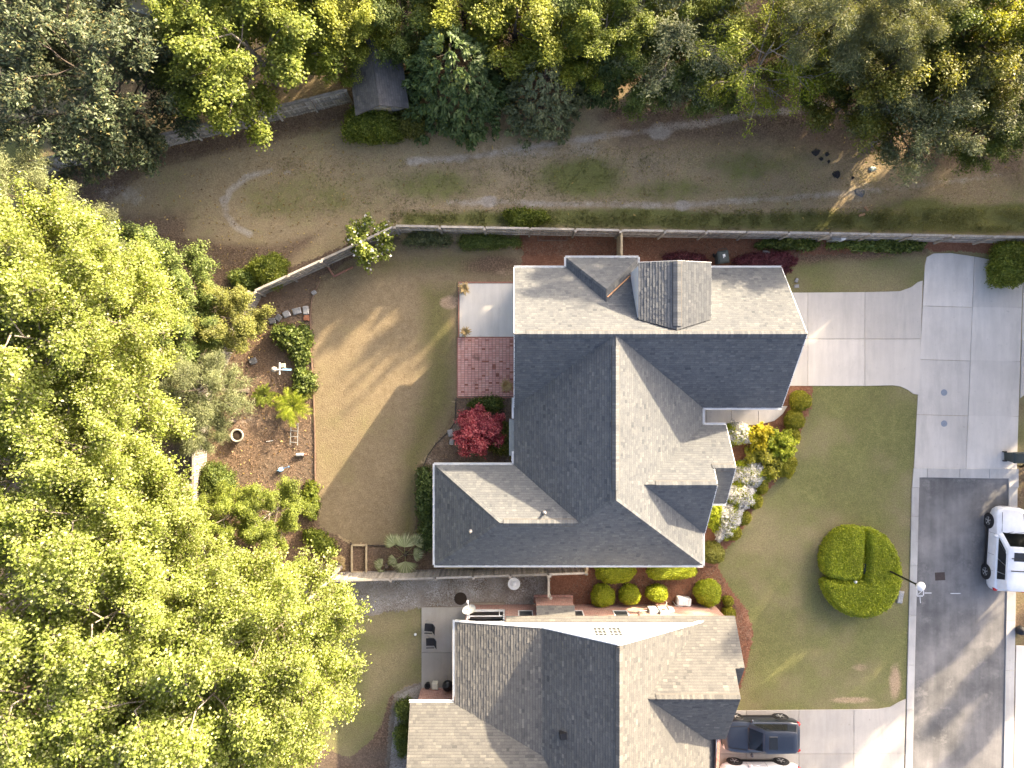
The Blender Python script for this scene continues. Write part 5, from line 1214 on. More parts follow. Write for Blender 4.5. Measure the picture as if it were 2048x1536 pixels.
feather_palm(582, 812, 1.25, 'large yellow-green sago palm in the garden bed above the ladder', 'leaf_sago', 1, 24, ll=.2, lw=.04)
feather_palm(527, 792, .75, 'small fresh-green fern left of the large sago palm', 'leaf_green', 2, 16, name='fern', ll=.16, lw=.04, h=.1)
feather_palm(600, 785, .8, 'dull brownish fern behind the large sago palm', 'leaf_olive', 3, 14, name='fern', ll=.16, lw=.04, h=.1)
def straw_rosette(px, py, ln, label, seed, n=26):
    rr = random.Random(seed); c = P(px, py, .5); t = thing('potted_palm', label, 'plant', (c.x, c.y, .06))
    mb = MB(); mb.lathe([(.13, 0), (.17, .3), (.18, .32), (.15, .32), (.14, .26)], 12); lbuild(mb, 'pot', MAT['stone_pot'], t)
    for i in range(n):
        a = i*2.39996; l_ = ln*rr.uniform(.7, 1.1); up_ = rr.uniform(.1, .55); d = Vector((math.cos(a), math.sin(a), 0)); s = Vector((-d.y, d.x, 0))
        b0 = Vector((0, 0, .3)); m_ = b0+d*l_*.55+Vector((0, 0, up_*l_)); e = b0+d*l_+Vector((0, 0, up_*l_*.6)); w = .045
        mb = MB(); mb.add([b0-s*w*.5, b0+s*w*.5, m_+s*w+Vector((0,0,.015)), m_-s*w+Vector((0,0,.015)), e+s*w*.2, e-s*w*.2, b0.lerp(m_, .5), m_-Vector((0,0,.01))], [(0, 1, 2, 3), (3, 2, 4, 5)])
        lbuild(mb, 'blade', MAT['leaf_straw'], t)
straw_rosette(928, 577, .42, 'straw coloured potted plant at the upper left corner of the white patio', 1)
straw_rosette(930, 663, .38, 'straw coloured potted plant at the lower left corner of the white patio', 2, 16)
straw_rosette(1013, 771, .45, 'straw coloured potted plant on the brick patio against the house wall', 3, 22)
def fan_palm(px, py, label, leafm, seed, fans, name='fan_palm'):
    rr = random.Random(seed); c = P(px, py, .5); t = thing(name, label, 'plant', (c.x, c.y, 0))
    mb = MB(); mb.lathe([(.14, 0), (.16, .25), (.08, .45)], 9); lbuild(mb, 'stem', MAT['bark_dark'], t)
    for (a, dist, rad, z) in fans:
        d = Vector((math.cos(a), math.sin(a), 0)); hub = d*dist+Vector((0, 0, z))
        mb = MB(); mb.tube([(0, 0, .35), d*dist*.5+Vector((0,0,z*.8)), hub], .014, 4, False)
        for k in range(23):
            b = a+(k-11)*.115; e = Vector((math.cos(b), math.sin(b), 0)); q = Vector((-e.y, e.x, 0)); L_ = rad*(1-.3*abs(k-11)/11)*rr.uniform(.92, 1.05); dz = -.12*L_+rr.uniform(-.04, .04)
            mb.add([hub, hub+e*L_*.6+q*.035+Vector((0,0,.03)), hub+e*L_+Vector((0,0,dz)), hub+e*L_*.6-q*.035+Vector((0,0,.03))], [(0, 1, 2, 3)])
        lbuild(mb, 'fan_leaf', MAT[leafm], t)
fan_palm(810, 1110, 'pale green fan palm below the dry lawn beside the wing', 'leaf_fan', 4, [(2.25, .85, .85, .8), (1.5, .55, .95, .95), (.85, .9, .85, .8), (-1.5, .35, 1.15, .6), (.1, .5, .7, .6), (3.6, .6, .6, .45)])
fan_palm(772, 1135, 'small pale fan palm between the planter frame and the fence', 'leaf_fan', 5, [(2.8, .25, .6, .35), (.6, .3, .5, .4), (-2.2, .3, .5, .3)])
fan_palm(672, 1130, 'dry straw coloured fan palm left of the planter frame', 'leaf_straw', 6, [(2.4, .15, .55, .25), (.8, .15, .5, .25), (-.7, .15, .5, .2), (-2.4, .15, .5, .2)])

# ------------------------------------------------------------------ loose litter and long grass
def litter(name, polys, n, size, mat, label, seed, z=.03):
    r = np.random.default_rng(seed); Vs, Qs, b0 = [], [], 0
    for i, (pl, k) in enumerate(polys):
        x, y = scatter(pl, int(n*k), seed+i); m = len(x); pos = np.stack([x, y, z+r.uniform(0, .03, m)], 1)
        V, Q = leaf_quads(pos, np.array([0, 0, 1.0])+r.normal(size=(m, 3))*.45, size*r.uniform(.5, 1.3, m), size*.5*r.uniform(.6, 1.2, m), r)
        Vs.append(V); Qs.append(Q+b0); b0 += len(V)
    me = np_mesh(name, np.concatenate(Vs), np.concatenate(Qs)); me.materials.append(MAT[mat]); o = bpy.data.objects.new(name, me); link(o); return tag(o, label, 'leaves', None, 'stuff')
litter('fallen_leaves', [([(100, 300), (700, 230), (760, 430), (500, 560), (250, 520), (120, 420)], .6), ([(760, 240), (2048, 210), (2048, 440), (760, 440)], .25), ([(500, 590), (690, 500), (700, 520), (630, 590), (630, 1050), (400, 1150), (400, 850)], .35)], 900, .16, 'leaf_fallen', 'yellow fallen leaves scattered over the field and garden bed', 71)
litter('leaf_litter', [([(90, 350), (680, 190), (700, 250), (300, 340), (200, 420), (100, 420)], .5), ([(220, 450), (520, 500), (480, 590), (300, 590)], .25), ([(1200, 225), (1700, 150), (2048, 200), (2048, 330), (1700, 260), (1250, 260)], .4),
   ([(505, 590), (690, 500), (690, 525), (625, 600), (630, 1050), (700, 1090), (860, 1090), (860, 1140), (400, 1150), (400, 850)], .7), ([(850, 930), (912, 800), (1030, 800), (1030, 930)], .12), ([(1045, 470), (1850, 478), (1850, 500), (1600, 520), (1045, 510)], .3), ([(1180, 1130), (1430, 1130), (1500, 1260), (1480, 1380), (1440, 1210), (1110, 1210)], .3)], 16000, .085, 'leaf_litter', 'brown leaf litter and bark chips lying on the beds and field edges', 72, .026)
def grass(name, polys, n, size, mat, label, seed):
    r = np.random.default_rng(seed); Vs, Fs, b0 = [], [], 0
    for i, (pl, k, hgt) in enumerate(polys):
        x, y = scatter(pl, int(n*k), seed+i); kk = (vnoise(x, y, .6, seed) > r.uniform(.15, .75, len(x))) & (area(x, y, pl, 1.6)*1.6-.45 > r.uniform(0, 1, len(x))); x, y = x[kk], y[kk]; m = len(x)
        a = r.uniform(0, 2*PI, m); l_ = hgt*r.uniform(.5, 1.3, m); w = size*.12*r.uniform(.6, 1.3, m)
        p = np.stack([x, y, np.zeros(m)], 1); d = np.stack([np.cos(a)*l_*.7, np.sin(a)*l_*.7, l_*.8], 1); s = np.stack([-np.sin(a)*w, np.cos(a)*w, 0*w], 1)
        V = np.stack([p-s, p+s, p+d], 1).reshape(-1, 3); Vs.append(V); Fs.append(np.arange(m*3).reshape(-1, 3)+b0); b0 += m*3
    me = np_mesh(name, np.concatenate(Vs), np.concatenate(Fs)); me.materials.append(MAT[mat]); o = bpy.data.objects.new(name, me); link(o); return tag(o, label, 'grass', None, 'stuff')
grass('long_grass', [([(780, 420), (2060, 415), (2060, 466), (780, 456)], 1.0, .12), ([(1000, 300), (1330, 290), (1330, 410), (1000, 410)], .22, .09), ([(560, 310), (1000, 320), (1000, 420), (500, 440)], .25, .08), ([(1300, 280), (2060, 280), (2060, 420), (1300, 400)], .25, .08)], 26000, .16, 'grass_blade', 'long green grass tufts along the fence and over the field', 73)
# ------------------------------------------------------------------ hedge ring on the front lawn
def hedge(px_poly, h, label, seed, n):
    r = np.random.default_rng(seed); poly = [tuple(P(a, b, h))[:2] for a, b in px_poly]; c = np.array(poly).mean(0)
    A = np.array(poly); xs = np.arange(A[:,0].min()-.1, A[:,0].max()+.1, .09); ys = np.arange(A[:,1].min()-.1, A[:,1].max()+.1, .09)
    ed = lambda x, y: segdist(x, y, poly+[poly[0]])
    def top(x, y):
        d = ed(x, y); return h*(1-.30*np.clip(1-d/.3, 0, 1)**2)+.07*(vnoise(x, y, .35, seed)-.5)+.05*(vnoise(x, y, 1.1, seed)-.5)
    X, Y = np.meshgrid(xs, ys); cx = (X[:-1,:-1]+X[1:,1:])/2; cy = (Y[:-1,:-1]+Y[1:,1:])/2; keep = inpoly(cx, cy, poly)
    idx = np.arange(X.size).reshape(X.shape); Q = np.stack([idx[:-1,:-1], idx[:-1,1:], idx[1:,1:], idx[1:,:-1]], -1)[keep]
    V = np.stack([X.ravel(), Y.ravel(), top(X.ravel(), Y.ravel())-.03], 1)
    # sides
    eds = {}
    for q in Q:
        for a, b in ((q[0], q[1]), (q[1], q[2]), (q[2], q[3]), (q[3], q[0])):
            if (b, a) in eds: del eds[(b, a)]
            else: eds[(a, b)] = 1
    Vb = V.copy(); Vb[:, 2] = 0; Vb[:, :2] = c+(Vb[:, :2]-c)*.97
    nV = len(V); sd_ = np.array([(b, a, a+nV, b+nV) for a, b in eds])
    x = r.uniform(A[:,0].min(), A[:,0].max(), n*2); y = r.uniform(A[:,1].min(), A[:,1].max(), n*2); k = inpoly(x, y, poly); x, y = x[k][:n], y[k][:n]
    p1 = np.stack([x, y, top(x, y)+r.normal(size=len(x))*.025], 1); n1 = np.array([0, 0, 1.0])+r.normal(size=p1.shape)*.7
    P2 = np.array(poly+[poly[0]]); m = int(n*.5); sl = np.linalg.norm(np.diff(P2, axis=0), axis=1); si = r.choice(len(sl), m, p=sl/sl.sum()); t = r.uniform(0, 1, (m, 1))
    e = P2[si]*(1-t)+P2[si+1]*t; dr = P2[si+1]-P2[si]; no = unit(np.stack([dr[:,1], -dr[:,0], 0*dr[:,0]], 1))
    ar = np.sum(A[:,0]*np.roll(A[:,1], -1)-np.roll(A[:,0], -1)*A[:,1]); no *= (1 if ar > 0 else -1)
    p2 = np.concatenate([e, r.uniform(.05, h*.85, (m, 1))], 1)+no*r.normal(size=(m, 1))*.03; n2 = no+np.array([0, 0, .5])+r.normal(size=no.shape)*.6
    pp = np.concatenate([p1, p2]); nn = np.concatenate([n1, n2]); ll = .085*r.uniform(.6, 1.3, len(pp))
    V2, Q2 = leaf_quads(pp, nn, ll, ll*.6, r)
    Vt = np.concatenate([V, Vb, V2]); Qt = np.concatenate([Q, sd_, Q2+2*nV]); me = np_mesh('clipped_hedge', Vt, Qt); me.materials.append(MAT['leaf_hedge'])
    o = bpy.data.objects.new('clipped_hedge', me); link(o); return tag(o, label, 'hedge')
hedge([(1735, 1064), (1733, 1100), (1730, 1140), (1727, 1157), (1716, 1163), (1692, 1163), (1664, 1157), (1653, 1147), (1650, 1125), (1652, 1106), (1662, 1085), (1678, 1067), (1700, 1057), (1720, 1056), (1731, 1059)], 1.05, 'clipped quarter hedge filling the upper left of the round hedge on the front lawn', 5, 9000)
hedge([(1738, 1060), (1756, 1062), (1776, 1074), (1792, 1094), (1803, 1120), (1808, 1146), (1806, 1172), (1798, 1198), (1782, 1220), (1760, 1233), (1732, 1238), (1704, 1234), (1680, 1222), (1662, 1200), (1652, 1176), (1652, 1167), (1664, 1163), (1690, 1167), (1718, 1168), (1734, 1164), (1739, 1140), (1739, 1100)], 1.05, 'clipped C-shaped hedge around the street lamp on the front lawn', 6, 19000)
mb = MB(); c = P(1729, 1135, .3); mb.box((c.x, c.y, .35), (.45, .6, .7), 0, 1, .03); o = mb.build('utility_box', MAT['bin_green']); tag(o, 'dark green utility box in the gap of the round hedge', 'utility box')
mb = MB(); c = P(1711, 1164, .8); mb.lathe([(.03, -.8), (.03, -.1), (.09, -.06), (.1, .02), (.05, .08)], 10, c); o = mb.build('garden_light', MAT['white_metal']); tag(o, 'small white post light in the slit of the round hedge', 'light')
# ------------------------------------------------------------------ fences
def picket_mesh(h, w, t=.02):
    mb = MB(); mb.add([(-w/2, -t/2, 0), (w/2, -t/2, 0), (w/2, t/2, 0), (-w/2, t/2, 0), (-w/2, -t/2, h-.04), (w/2, -t/2, h-.04), (w/2, t/2, h-.04), (-w/2, t/2, h-.04), (-w/4, -t/2, h), (w/4, -t/2, h), (w/4, t/2, h), (-w/4, t/2, h)],
      [(3,2,1,0),(0,1,5,4),(1,2,6,5),(2,3,7,6),(3,0,4,7),(4,5,9,8),(5,6,10,9),(6,7,11,10),(7,4,8,11),(8,9,10,11)])
    return mb.mesh('picket')
PK = {}
def fence(pts, h, label, mat='fence_wood', side=1, pw=.125, post_every=2.35, seed=1, cap=True, name='board_fence', end_posts=True, top_w=.10):
    key = (round(h, 2), mat, pw)
    if key not in PK: me = picket_mesh(h, pw); me.materials.append(MAT[mat]); PK[key] = me
    pm = PK[key]; rr = random.Random(seed); t = thing(name, label, 'fence', (pts[0][0], pts[0][1], 0)); O = Vector((pts[0][0], pts[0][1], 0))
    pk = (round(h, 2), mat, 'post')
    if pk not in PK:
        mb = MB(); mb.box((0, 0, (h+.05)/2), (.10, .10, h+.05)); me = mb.mesh('post'); me.materials.append(MAT[mat]); mb = MB(); mb.box((0, 0, h+.07), (.15, .15, .035), 0, .85); m2 = mb.mesh('post_cap'); m2.materials.append(MAT[mat]); PK[pk] = (me, m2)
    for (ax, ay), (bx, by) in zip(pts[:-1], pts[1:]):
        A, B = Vector((ax, ay, 0)), Vector((bx, by, 0)); d = (B-A); Ln = d.length; d.normalize(); ang = math.atan2(d.y, d.x); nrm = Vector((-d.y, d.x, 0))*side
        n = int(Ln/(pw+.022)); st = Ln/n
        for i in range(n):
            o = bpy.data.objects.new('picket', pm); link(o, t); o.location = A+d*(st*(i+.5))-O+Vector((0, 0, rr.uniform(-.015, .015))); o.rotation_euler = (rr.uniform(-.01, .01), rr.uniform(-.008, .008), ang+rr.uniform(-.02, .02))
        m = max(1, round(Ln/post_every))
        for i in range(m+1):
            p = bpy.data.objects.new('post', PK[pk][0]); link(p, t); p.location = A+d*(Ln*i/m)+nrm*.09-O; p.rotation_euler = (rr.uniform(-.02, .02), rr.uniform(-.02, .02), ang)
            if cap: c = bpy.data.objects.new('post_cap', PK[pk][1]); link(c, p)
        for i in range(m):
            a, b = A+d*(Ln*i/m+.06)+nrm*.045, A+d*(Ln*(i+1)/m-.06)+nrm*.045
            for z in (.35, h*.55, h-.2):
                mb = MB(); mb.beam(a+Vector((0,0,z)), b+Vector((0,0,z)), .045, .09); mb.build('rail', MAT[mat], t)
            mb = MB(); q = rr.uniform(-.012, .012); mb.beam(a-nrm*.03+Vector((0,0,h+.022+q)), b-nrm*.03+Vector((0,0,h+.022-q*.5)), top_w+.02, .03); mb.build('top_board', MAT[mat], t)
    return t
def FP(px, py, h=1.85): p = P(px, py, h); return (p.x, p.y)
fence([FP(790, 451), FP(1240, 460)], 1.85, 'long grey board fence behind the house, left stretch up to the side gate', seed=1, side=-1)
fence([FP(1246, 460), FP(1660, 466), FP(2070, 474)], 1.85, 'long grey board fence along the red mulch, right stretch to the picture edge', seed=2, side=-1)
fence([FP(786, 452), FP(640, 520), FP(507, 581)], 1.75, 'angled grey board fence between the field and the back garden', seed=3, side=1)
fence([FP(500, 585), FP(400, 780), FP(386, 880), FP(383, 1110), FP(384, 1165)], 1.75, 'grey board fence running down between the wood and garden bed', seed=4, side=-1)
fence([FP(390, 1168), FP(600, 1163), FP(870, 1156), FP(1172, 1146)], 1.8, 'grey board fence between the wing and the gravel strip', seed=5, side=-1, post_every=2.2)
fence([FP(1175, 1144), FP(1175, 1126)], 1.8, 'short tan gate fence between the long fence and the wing eaves', 'fence_wood_tan', seed=6)
fence([FP(1097, 1153), FP(1097, 1197)], 1.8, 'short board fence joining the gravel strip fence to the brick fireplace wall', seed=7)
fence([FP(1243, 463), FP(1243, 512)], 1.8, 'short tan gate fence between the long fence and the house bump-out', 'fence_wood_tan', seed=8)
fence([FP(20, 345), FP(75, 318), FP(280, 278), FP(470, 232), FP(690, 178)], 1.8, 'weathered board fence under the trees at the upper left', seed=9, side=-1)
# ------------------------------------------------------------------ cars
def loft(mb, st, prof):
    """st: list of stations; prof(s) -> half outline (y>=0) from bottom centre to top centre"""
    rings = []
    for s in st:
        h_ = prof(s); ring = [(s[0], y, z) for y, z in h_]+[(s[0], -y, z) for y, z in h_[-2:0:-1]]; rings.append(ring)
    n = len(rings[0]); vs = [v for r_ in rings for v in r_]; fs = []
    for i in range(len(rings)-1):
        for k in range(n): fs.append((i*n+k, (i+1)*n+k, (i+1)*n+(k+1) % n, i*n+(k+1) % n))
    fs.append(tuple(range(n))); fs.append(tuple((len(rings)-1)*n+k for k in range(n-1, -1, -1)))
    mb.add(vs, fs)
def car(loc, rz, label, paint_, Ln=4.6, Wd=1.86, Ht=1.68, roof_glass=True, rails=False, bars=False, box=False, name='parked_suv'):
    t = thing(name, label, 'car', loc, rz); h = Ln/2; w = Wd/2
    zb = Ht*.62
    st = [(h, .38, .55, .66, .70, .46), (h-.06, .30, .55, .74, .80, .64), (h-.2, .24, .58, .84, .90, .80), (h-.5, .22, .6, .93, .985, .895), (h-1.0, .22, .6, zb-.05, zb+.0, .93), (h-1.42, .22, .6, zb, zb+.055, .93),
          (.2, .22, .6, zb+.01, zb+.05, .93), (-.8, .22, .6, zb+.02, zb+.06, .93), (-h+.7, .24, .6, zb+.03, zb+.07, .925), (-h+.25, .28, .6, zb+.02, zb+.06, .89), (-h+.06, .34, .58, zb-.06, zb-.02, .80), (-h, .42, .56, zb-.2, zb-.16, .70)]
    st = [(a, b, c, d, e, f*w/.93) for a, b, c, d, e, f in st]
    def prof(s):
        x, z0, zm, zs, zt, ww = s; return [(0, z0), (ww*.82, z0), (ww*.96, z0+.10), (ww, zm), (ww*.99, zs-.14), (ww*.965, zs-.03), (ww*.90, zs+.012), (ww*.5, zt), (0, zt+.012)]
    mb = MB(); loft(mb, st, prof); body = lbuild(mb, 'body', MAT[paint_], t); autosmooth(body, 40)
    # cabin
    fx, rx = h-1.38, -h+(.10 if box else .16); tfx, trx = fx-.80, rx+(.12 if box else .24); bw, tw = w*.885, w*.70; z0, z1 = zb, Ht-.07
    def ring(k, grow=0.0):
        f = fx+(tfx-fx)*k; r_ = rx+(trx-rx)*k; ww = bw+(tw-bw)*k+grow; z = z0+(z1-z0)*k; m_ = .10
        return [(f+grow, ww*.80, z), (f-.16, ww*.985, z), (f-.5, ww, z), (r_+.6, ww*.985, z), (r_+.12, ww*.93, z), (r_-grow, ww*.75, z), (r_-grow, -ww*.75, z), (r_+.12, -ww*.93, z), (r_+.6, -ww*.985, z), (f-.5, -ww, z), (f-.16, -ww*.985, z), (f+grow, -ww*.80, z)]
    mb = MB(); ks = [0, .5, 1.0]; rs_ = [ring(k) for k in ks]; top = [(x*.97+.0, y*.88, z1+.045) for x, y, z in rs_[-1]]; mid_ = [(x*.80-.05, y*.45, z1+.07) for x, y, z in rs_[-1]]
    allr = rs_+[top, mid_]; n = 12; vs = [v for r_ in allr for v in r_]; fs = []
    for i in range(len(allr)-1):
        for k in range(n): fs.append((i*n+(k+1) % n, i*n+k, (i+1)*n+k, (i+1)*n+(k+1) % n))
    fs.append(tuple((len(allr)-1)*n+k for k in range(n-1, -1, -1))); mb.add(vs, fs); cab = lbuild(mb, 'roof', MAT[paint_], t); autosmooth(cab, 30)
    def pane(name_, i0, k0, k1, u0=0.04, u1=.96, i1=None, mat='car_glass', g=.012):
        i1 = i0+1 if i1 is None else i1
        lo, hi = ring(k0, g), ring(k1, g)
        def at(rg, u): a, b = Vector(rg[i0 % 12]), Vector(rg[i1 % 12]); return a.lerp(b, u)
        mb = MB(); nseg = 1; mb.add([at(lo, u0), at(lo, u1), at(hi, u1), at(hi, u0)], [(0, 1, 2, 3), (3, 2, 1, 0)]); return lbuild(mb, name_, MAT[mat], t)
    pane('windscreen', 11, .04, .93, .02, .98, 12); pane('rear_window', 5, .15, .9, .03, .97)
    for s in (0, 1):
        a, b = (2, 3) if s == 0 else (8, 9)
        lo, hi = ring(.08, .012), ring(.86, .012)
        A, B = Vector(lo[a]), Vector(lo[b]); C, D = Vector(hi[a]), Vector(hi[b])
        for u0, u1 in ((.0, .45), (.46, .79), (.80, .99)) if s == 0 else ((.01, .20), (.21, .54), (.55, 1.0)):
            mb = MB(); mb.add([A.lerp(B, u0), A.lerp(B, u1), C.lerp(D, u1), C.lerp(D, u0)], [(0, 1, 2, 3), (3, 2, 1, 0)]); lbuild(mb, 'side_window', MAT['car_glass'], t)
        q = 1 if s == 0 else 9; lo2, hi2 = ring(.08, .012), ring(.8, .012); A, B, C, D = Vector(lo2[q]), Vector(lo2[q+1]), Vector(hi2[q]), Vector(hi2[q+1])
        u0, u1 = (.35, .97) if s == 0 else (.03, .65)
        mb = MB(); mb.add([A.lerp(B, u0), A.lerp(B, u1), C.lerp(D, u1), C.lerp(D, (u0+u1)/2)], [(0, 1, 2, 3), (3, 2, 1, 0)]); lbuild(mb, 'side_window', MAT['car_glass'], t)
    if roof_glass:
        mb = MB(); mb.box((tfx-.50, 0, z1+.073), (.5, .74, .012), 0, .97); lbuild(mb, 'sunroof', MAT['car_glass'], t)
    if bars:
        for x in (-.35, -1.05): mb = MB(); mb.box((x, 0, z1+.085), (.05, 1.0, .03)); lbuild(mb, 'roof_bar', MAT['black_plastic'], t)
    if rails:
        for s in (-1, 1): mb = MB(); mb.tube([(tfx-.2, s*tw*.93, z1+.03), (tfx-.4, s*tw*.93, z1+.09), (trx+.3, s*tw*.93, z1+.09), (trx+.1, s*tw*.93, z1+.03)], .018, 5); lbuild(mb, 'roof_rail', MAT['black_plastic'], t)
    # wheels
    for x in (h-.92, -h+.95):
        for s in (-1, 1):
            mb = MB(); mb.lathe([(.43, 0), (.455, .012), (.46, .03), (.43, .035)], 24, (x, s*(w-.012) if s > 0 else -(w-.012)-.035, .38), 'y'); lbuild(mb, 'wheel_arch', MAT['black_plastic'], t)
            y0 = w-.18; wp = bpy.data.objects.new('wheel', None); link(wp, t); wp.location = (x, s*y0, .36)
            mb = MB(); mb.lathe([(.22, -.02), (.33, -.02), (.36, .03), (.36, .18), (.335, .225), (.25, .23), (.235, .20)], 26, (0, 0, 0), 'y'); o = lbuild(mb, 'tyre', MAT['black_plastic'], wp, True); o.scale = (1, s, 1)
            mb = MB(); mb.lathe([(.24, .12), (.24, .205), (.225, .215), (.22, .15), (.05, .14)], 24, (0, 0, 0), 'y')
            for k in range(5): a = k*2*PI/5; mb.beam((.03*math.cos(a), .19, .03*math.sin(a)), (.225*math.cos(a), .205, .225*math.sin(a)), .055, .03, up=(0, 1, 0))
            mb.lathe([(.055, .15), (.055, .215), (.02, .22)], 10, (0, 0, 0), 'y'); o = lbuild(mb, 'rim', MAT['rim_metal'], wp); o.scale = (1, s, 1)
    for s in (-1, 1):
        mb = MB(); mb.box((fx-.28, s*(w+.07), zb+.06), (.14, .2, .15), 0, .85, .03); lbuild(mb, 'mirror', MAT[paint_], t)
        mb = MB(); mb.add([(h-.055, s*.44, .70), (h-.10, s*.70, .70), (h-.24, s*.83, .72), (h-.32, s*.845, .85), (h-.20, s*.74, .84), (h-.13, s*.46, .80)], [tuple(range(6)), tuple(range(5, -1, -1))]); 
        for i_, v in enumerate(mb.v): mb.v[i_] = (v[0]+.02, v[1]*w/.93*1.03, v[2]+.02)
        lbuild(mb, 'headlight', MAT['lamp_clear'], t)
        mb = MB(); mb.box((-h+.12, s*(w*.80), zb-.10), (.22, .22, .16), s*.5, .9, .03); lbuild(mb, 'tail_light', MAT['tail_red'], t)
        mb = MB(); mb.box((0, s*(w-.01), .30), (Ln-2.7, .05, .16)); lbuild(mb, 'sill', MAT['black_plastic'], t)
        for x in (.12, -.9): mb = MB(); mb.box((x, s*(w+.002), zb-.16), (.18, .03, .03)); lbuild(mb, 'door_handle', MAT[paint_], t)
        for x in (h-1.55, -.35, -1.28): mb = MB(); mb.box((x, s*(w*.993), .72), (.012, .016, .5)); lbuild(mb, 'door_seam', MAT['black_plastic'], t)
    mb = MB(); mb.box((h-.045, 0, .62), (.08, .95, .16)); lbuild(mb, 'grille', MAT['black_plastic'], t)
    for s in (-1, 1): mb = MB(); mb.beam((h-.3, s*.60, .955), (h-1.38, s*.70, zb+.04), .016, .02); lbuild(mb, 'bonnet_seam', MAT['black_plastic'], t)
    mb = MB(); mb.box((-h-.01, 0, .55), (.10, 1.3, .2), 0, 1, .03); lbuild(mb, 'bumper', MAT['black_plastic'], t)
    mb = MB(); mb.beam((fx+.02, -.6, zb+.06), (fx-.1, .25, zb+.12), .018, .018); mb.beam((fx+.02, .05, zb+.06), (fx-.12, .62, zb+.10), .018, .018); lbuild(mb, 'wiper', MAT['black_plastic'], t)
    return t
c1 = P(2020, 1103, .6); car((c1.x-.22, c1.y+.2, .022), PI/2-.06, 'large white suv parked at the right kerb of the road', 'paint_white', 4.85, 1.95, 1.78, True, False, True, True)
c2 = P(1520, 1470, .75); car((c2.x, c2.y, .055), PI, 'dark blue suv parked on the lower driveway', 'paint_blue', 4.5, 1.85, 1.66, True, False)
c3 = P(1520, 1560, .75); car((c3.x, c3.y, .055), PI, 'white car cut by the bottom edge on the lower driveway', 'paint_white', 4.6, 1.85, 1.6, True, False, name='parked_car')
# ------------------------------------------------------------------ street lamp
c = P(1765, 1135, .2); t = thing('street_lamp', 'black lamp post with white round head rising from the round hedge', 'street lamp', (c.x, c.y, 0))
mb = MB(); mb.lathe([(.14, 0), (.14, .3), (.08, .5), (.055, .9), (.05, 3.75), (.06, 3.8)], 10); lbuild(mb, 'post', MAT['pole_black'], t)
mb = MB(); mb.lathe([(.06, 3.8), (.16, 3.86), (.17, 3.9)], 12); lbuild(mb, 'collar', MAT['pole_black'], t)
mb = MB(); mb.lathe([(.14, 3.9), (.19, 3.98), (.23, 4.08), (.25, 4.12), (.2, 4.2), (.1, 4.25), (.03, 4.28)], 18); o = lbuild(mb, 'lamp_head', MAT['lamp_globe'], t, True)
# ------------------------------------------------------------------ wheeled bins
def bin_(px, py, rz, label, mat='bin_green', h=1.05, tagm=None):
    c = P(px, py, h*.6); t = thing('wheeled_bin', label, 'bin', (c.x, c.y, .0), rz)
    mb = MB(); w = [(.21, .25, 0.06), (.27, .32, h-.1)]
    vs = []
    for a, b, z in ((.22, .26, .05), (.29, .34, h-.12), (.31, .36, h-.12), (.31, .36, h-.06)): vs += [(-a, -b, z), (a, -b, z), (a, b, z), (-a, b, z)]
    fs = [(3, 2, 1, 0)]
    for i in range(3):
        for k in range(4): fs.append((i*4+k, i*4+(k+1) % 4, i*4+4+(k+1) % 4, i*4+4+k))
    fs.append((12, 13, 14, 15)); mb.add(vs, fs); lbuild(mb, 'body', MAT[mat], t)
    mb = MB(); mb.box((0, 0, h-.02), (.66, .74, .08), 0, .84, .025); mb.box((0, .0, h+.025), (.40, .46, .02)); l = lbuild(mb, 'lid', MAT[mat], t)
    mb = MB(); mb.tube([(-.24, .40, h-.05), (-.24, .47, h-.03), (.24, .47, h-.03), (.24, .40, h-.05)], .018, 6); lbuild(mb, 'handle', MAT[mat], t)
    for s in (-1, 1): mb = MB(); mb.lathe([(.12, -.03), (.13, 0), (.12, .03)], 14, (s*.27, .28, .13), 'x'); lbuild(mb, 'wheel', MAT['black_plastic'], t)
    if tagm: mb = MB(); mb.box((.02, .06, h+.04), (.14, .16, .006), .1); mb.box((-.02, -.03, h+.04), (.06, .1, .006)); lbuild(mb, 'sticker', MAT[tagm], l)
bin_(1443, 516, .12, 'dark green wheeled bin with white lid sticker beside the purple shrubs', tagm='white_paint')
bin_(2031, 914, 1.6, 'grey-green wheeled bin at the right edge by the road end')
c = P(2046, 1263, .4); bm_ = thing('rubbish_bag', 'black rubbish bag on the verge at the right edge', 'bag', (c.x, c.y, 0))
mb = MB(); mb.lathe([(.2, 0), (.28, .15), (.24, .35), (.1, .46), (.05, .5), (.09, .56)], 11); lbuild(mb, 'sack', MAT['black_plastic'], bm_)
# ------------------------------------------------------------------ manhole lids in the court
for py, lab in ((785, 'round blue-grey manhole lid in the court paving, upper one'), (847, 'round blue-grey manhole lid in the court paving, lower one')):
    c = P(1887, py); mb = MB(); mb.lathe([(.19, .05), (.19, .064), (.15, .066), (.15, .062), (.05, .062)], 18, (c.x, c.y, 0)); plain('lid_blue', (.22, .25, .30), .5, .4); o = mb.build('manhole_lid', MAT['lid_blue']); tag(o, lab, 'manhole lid')
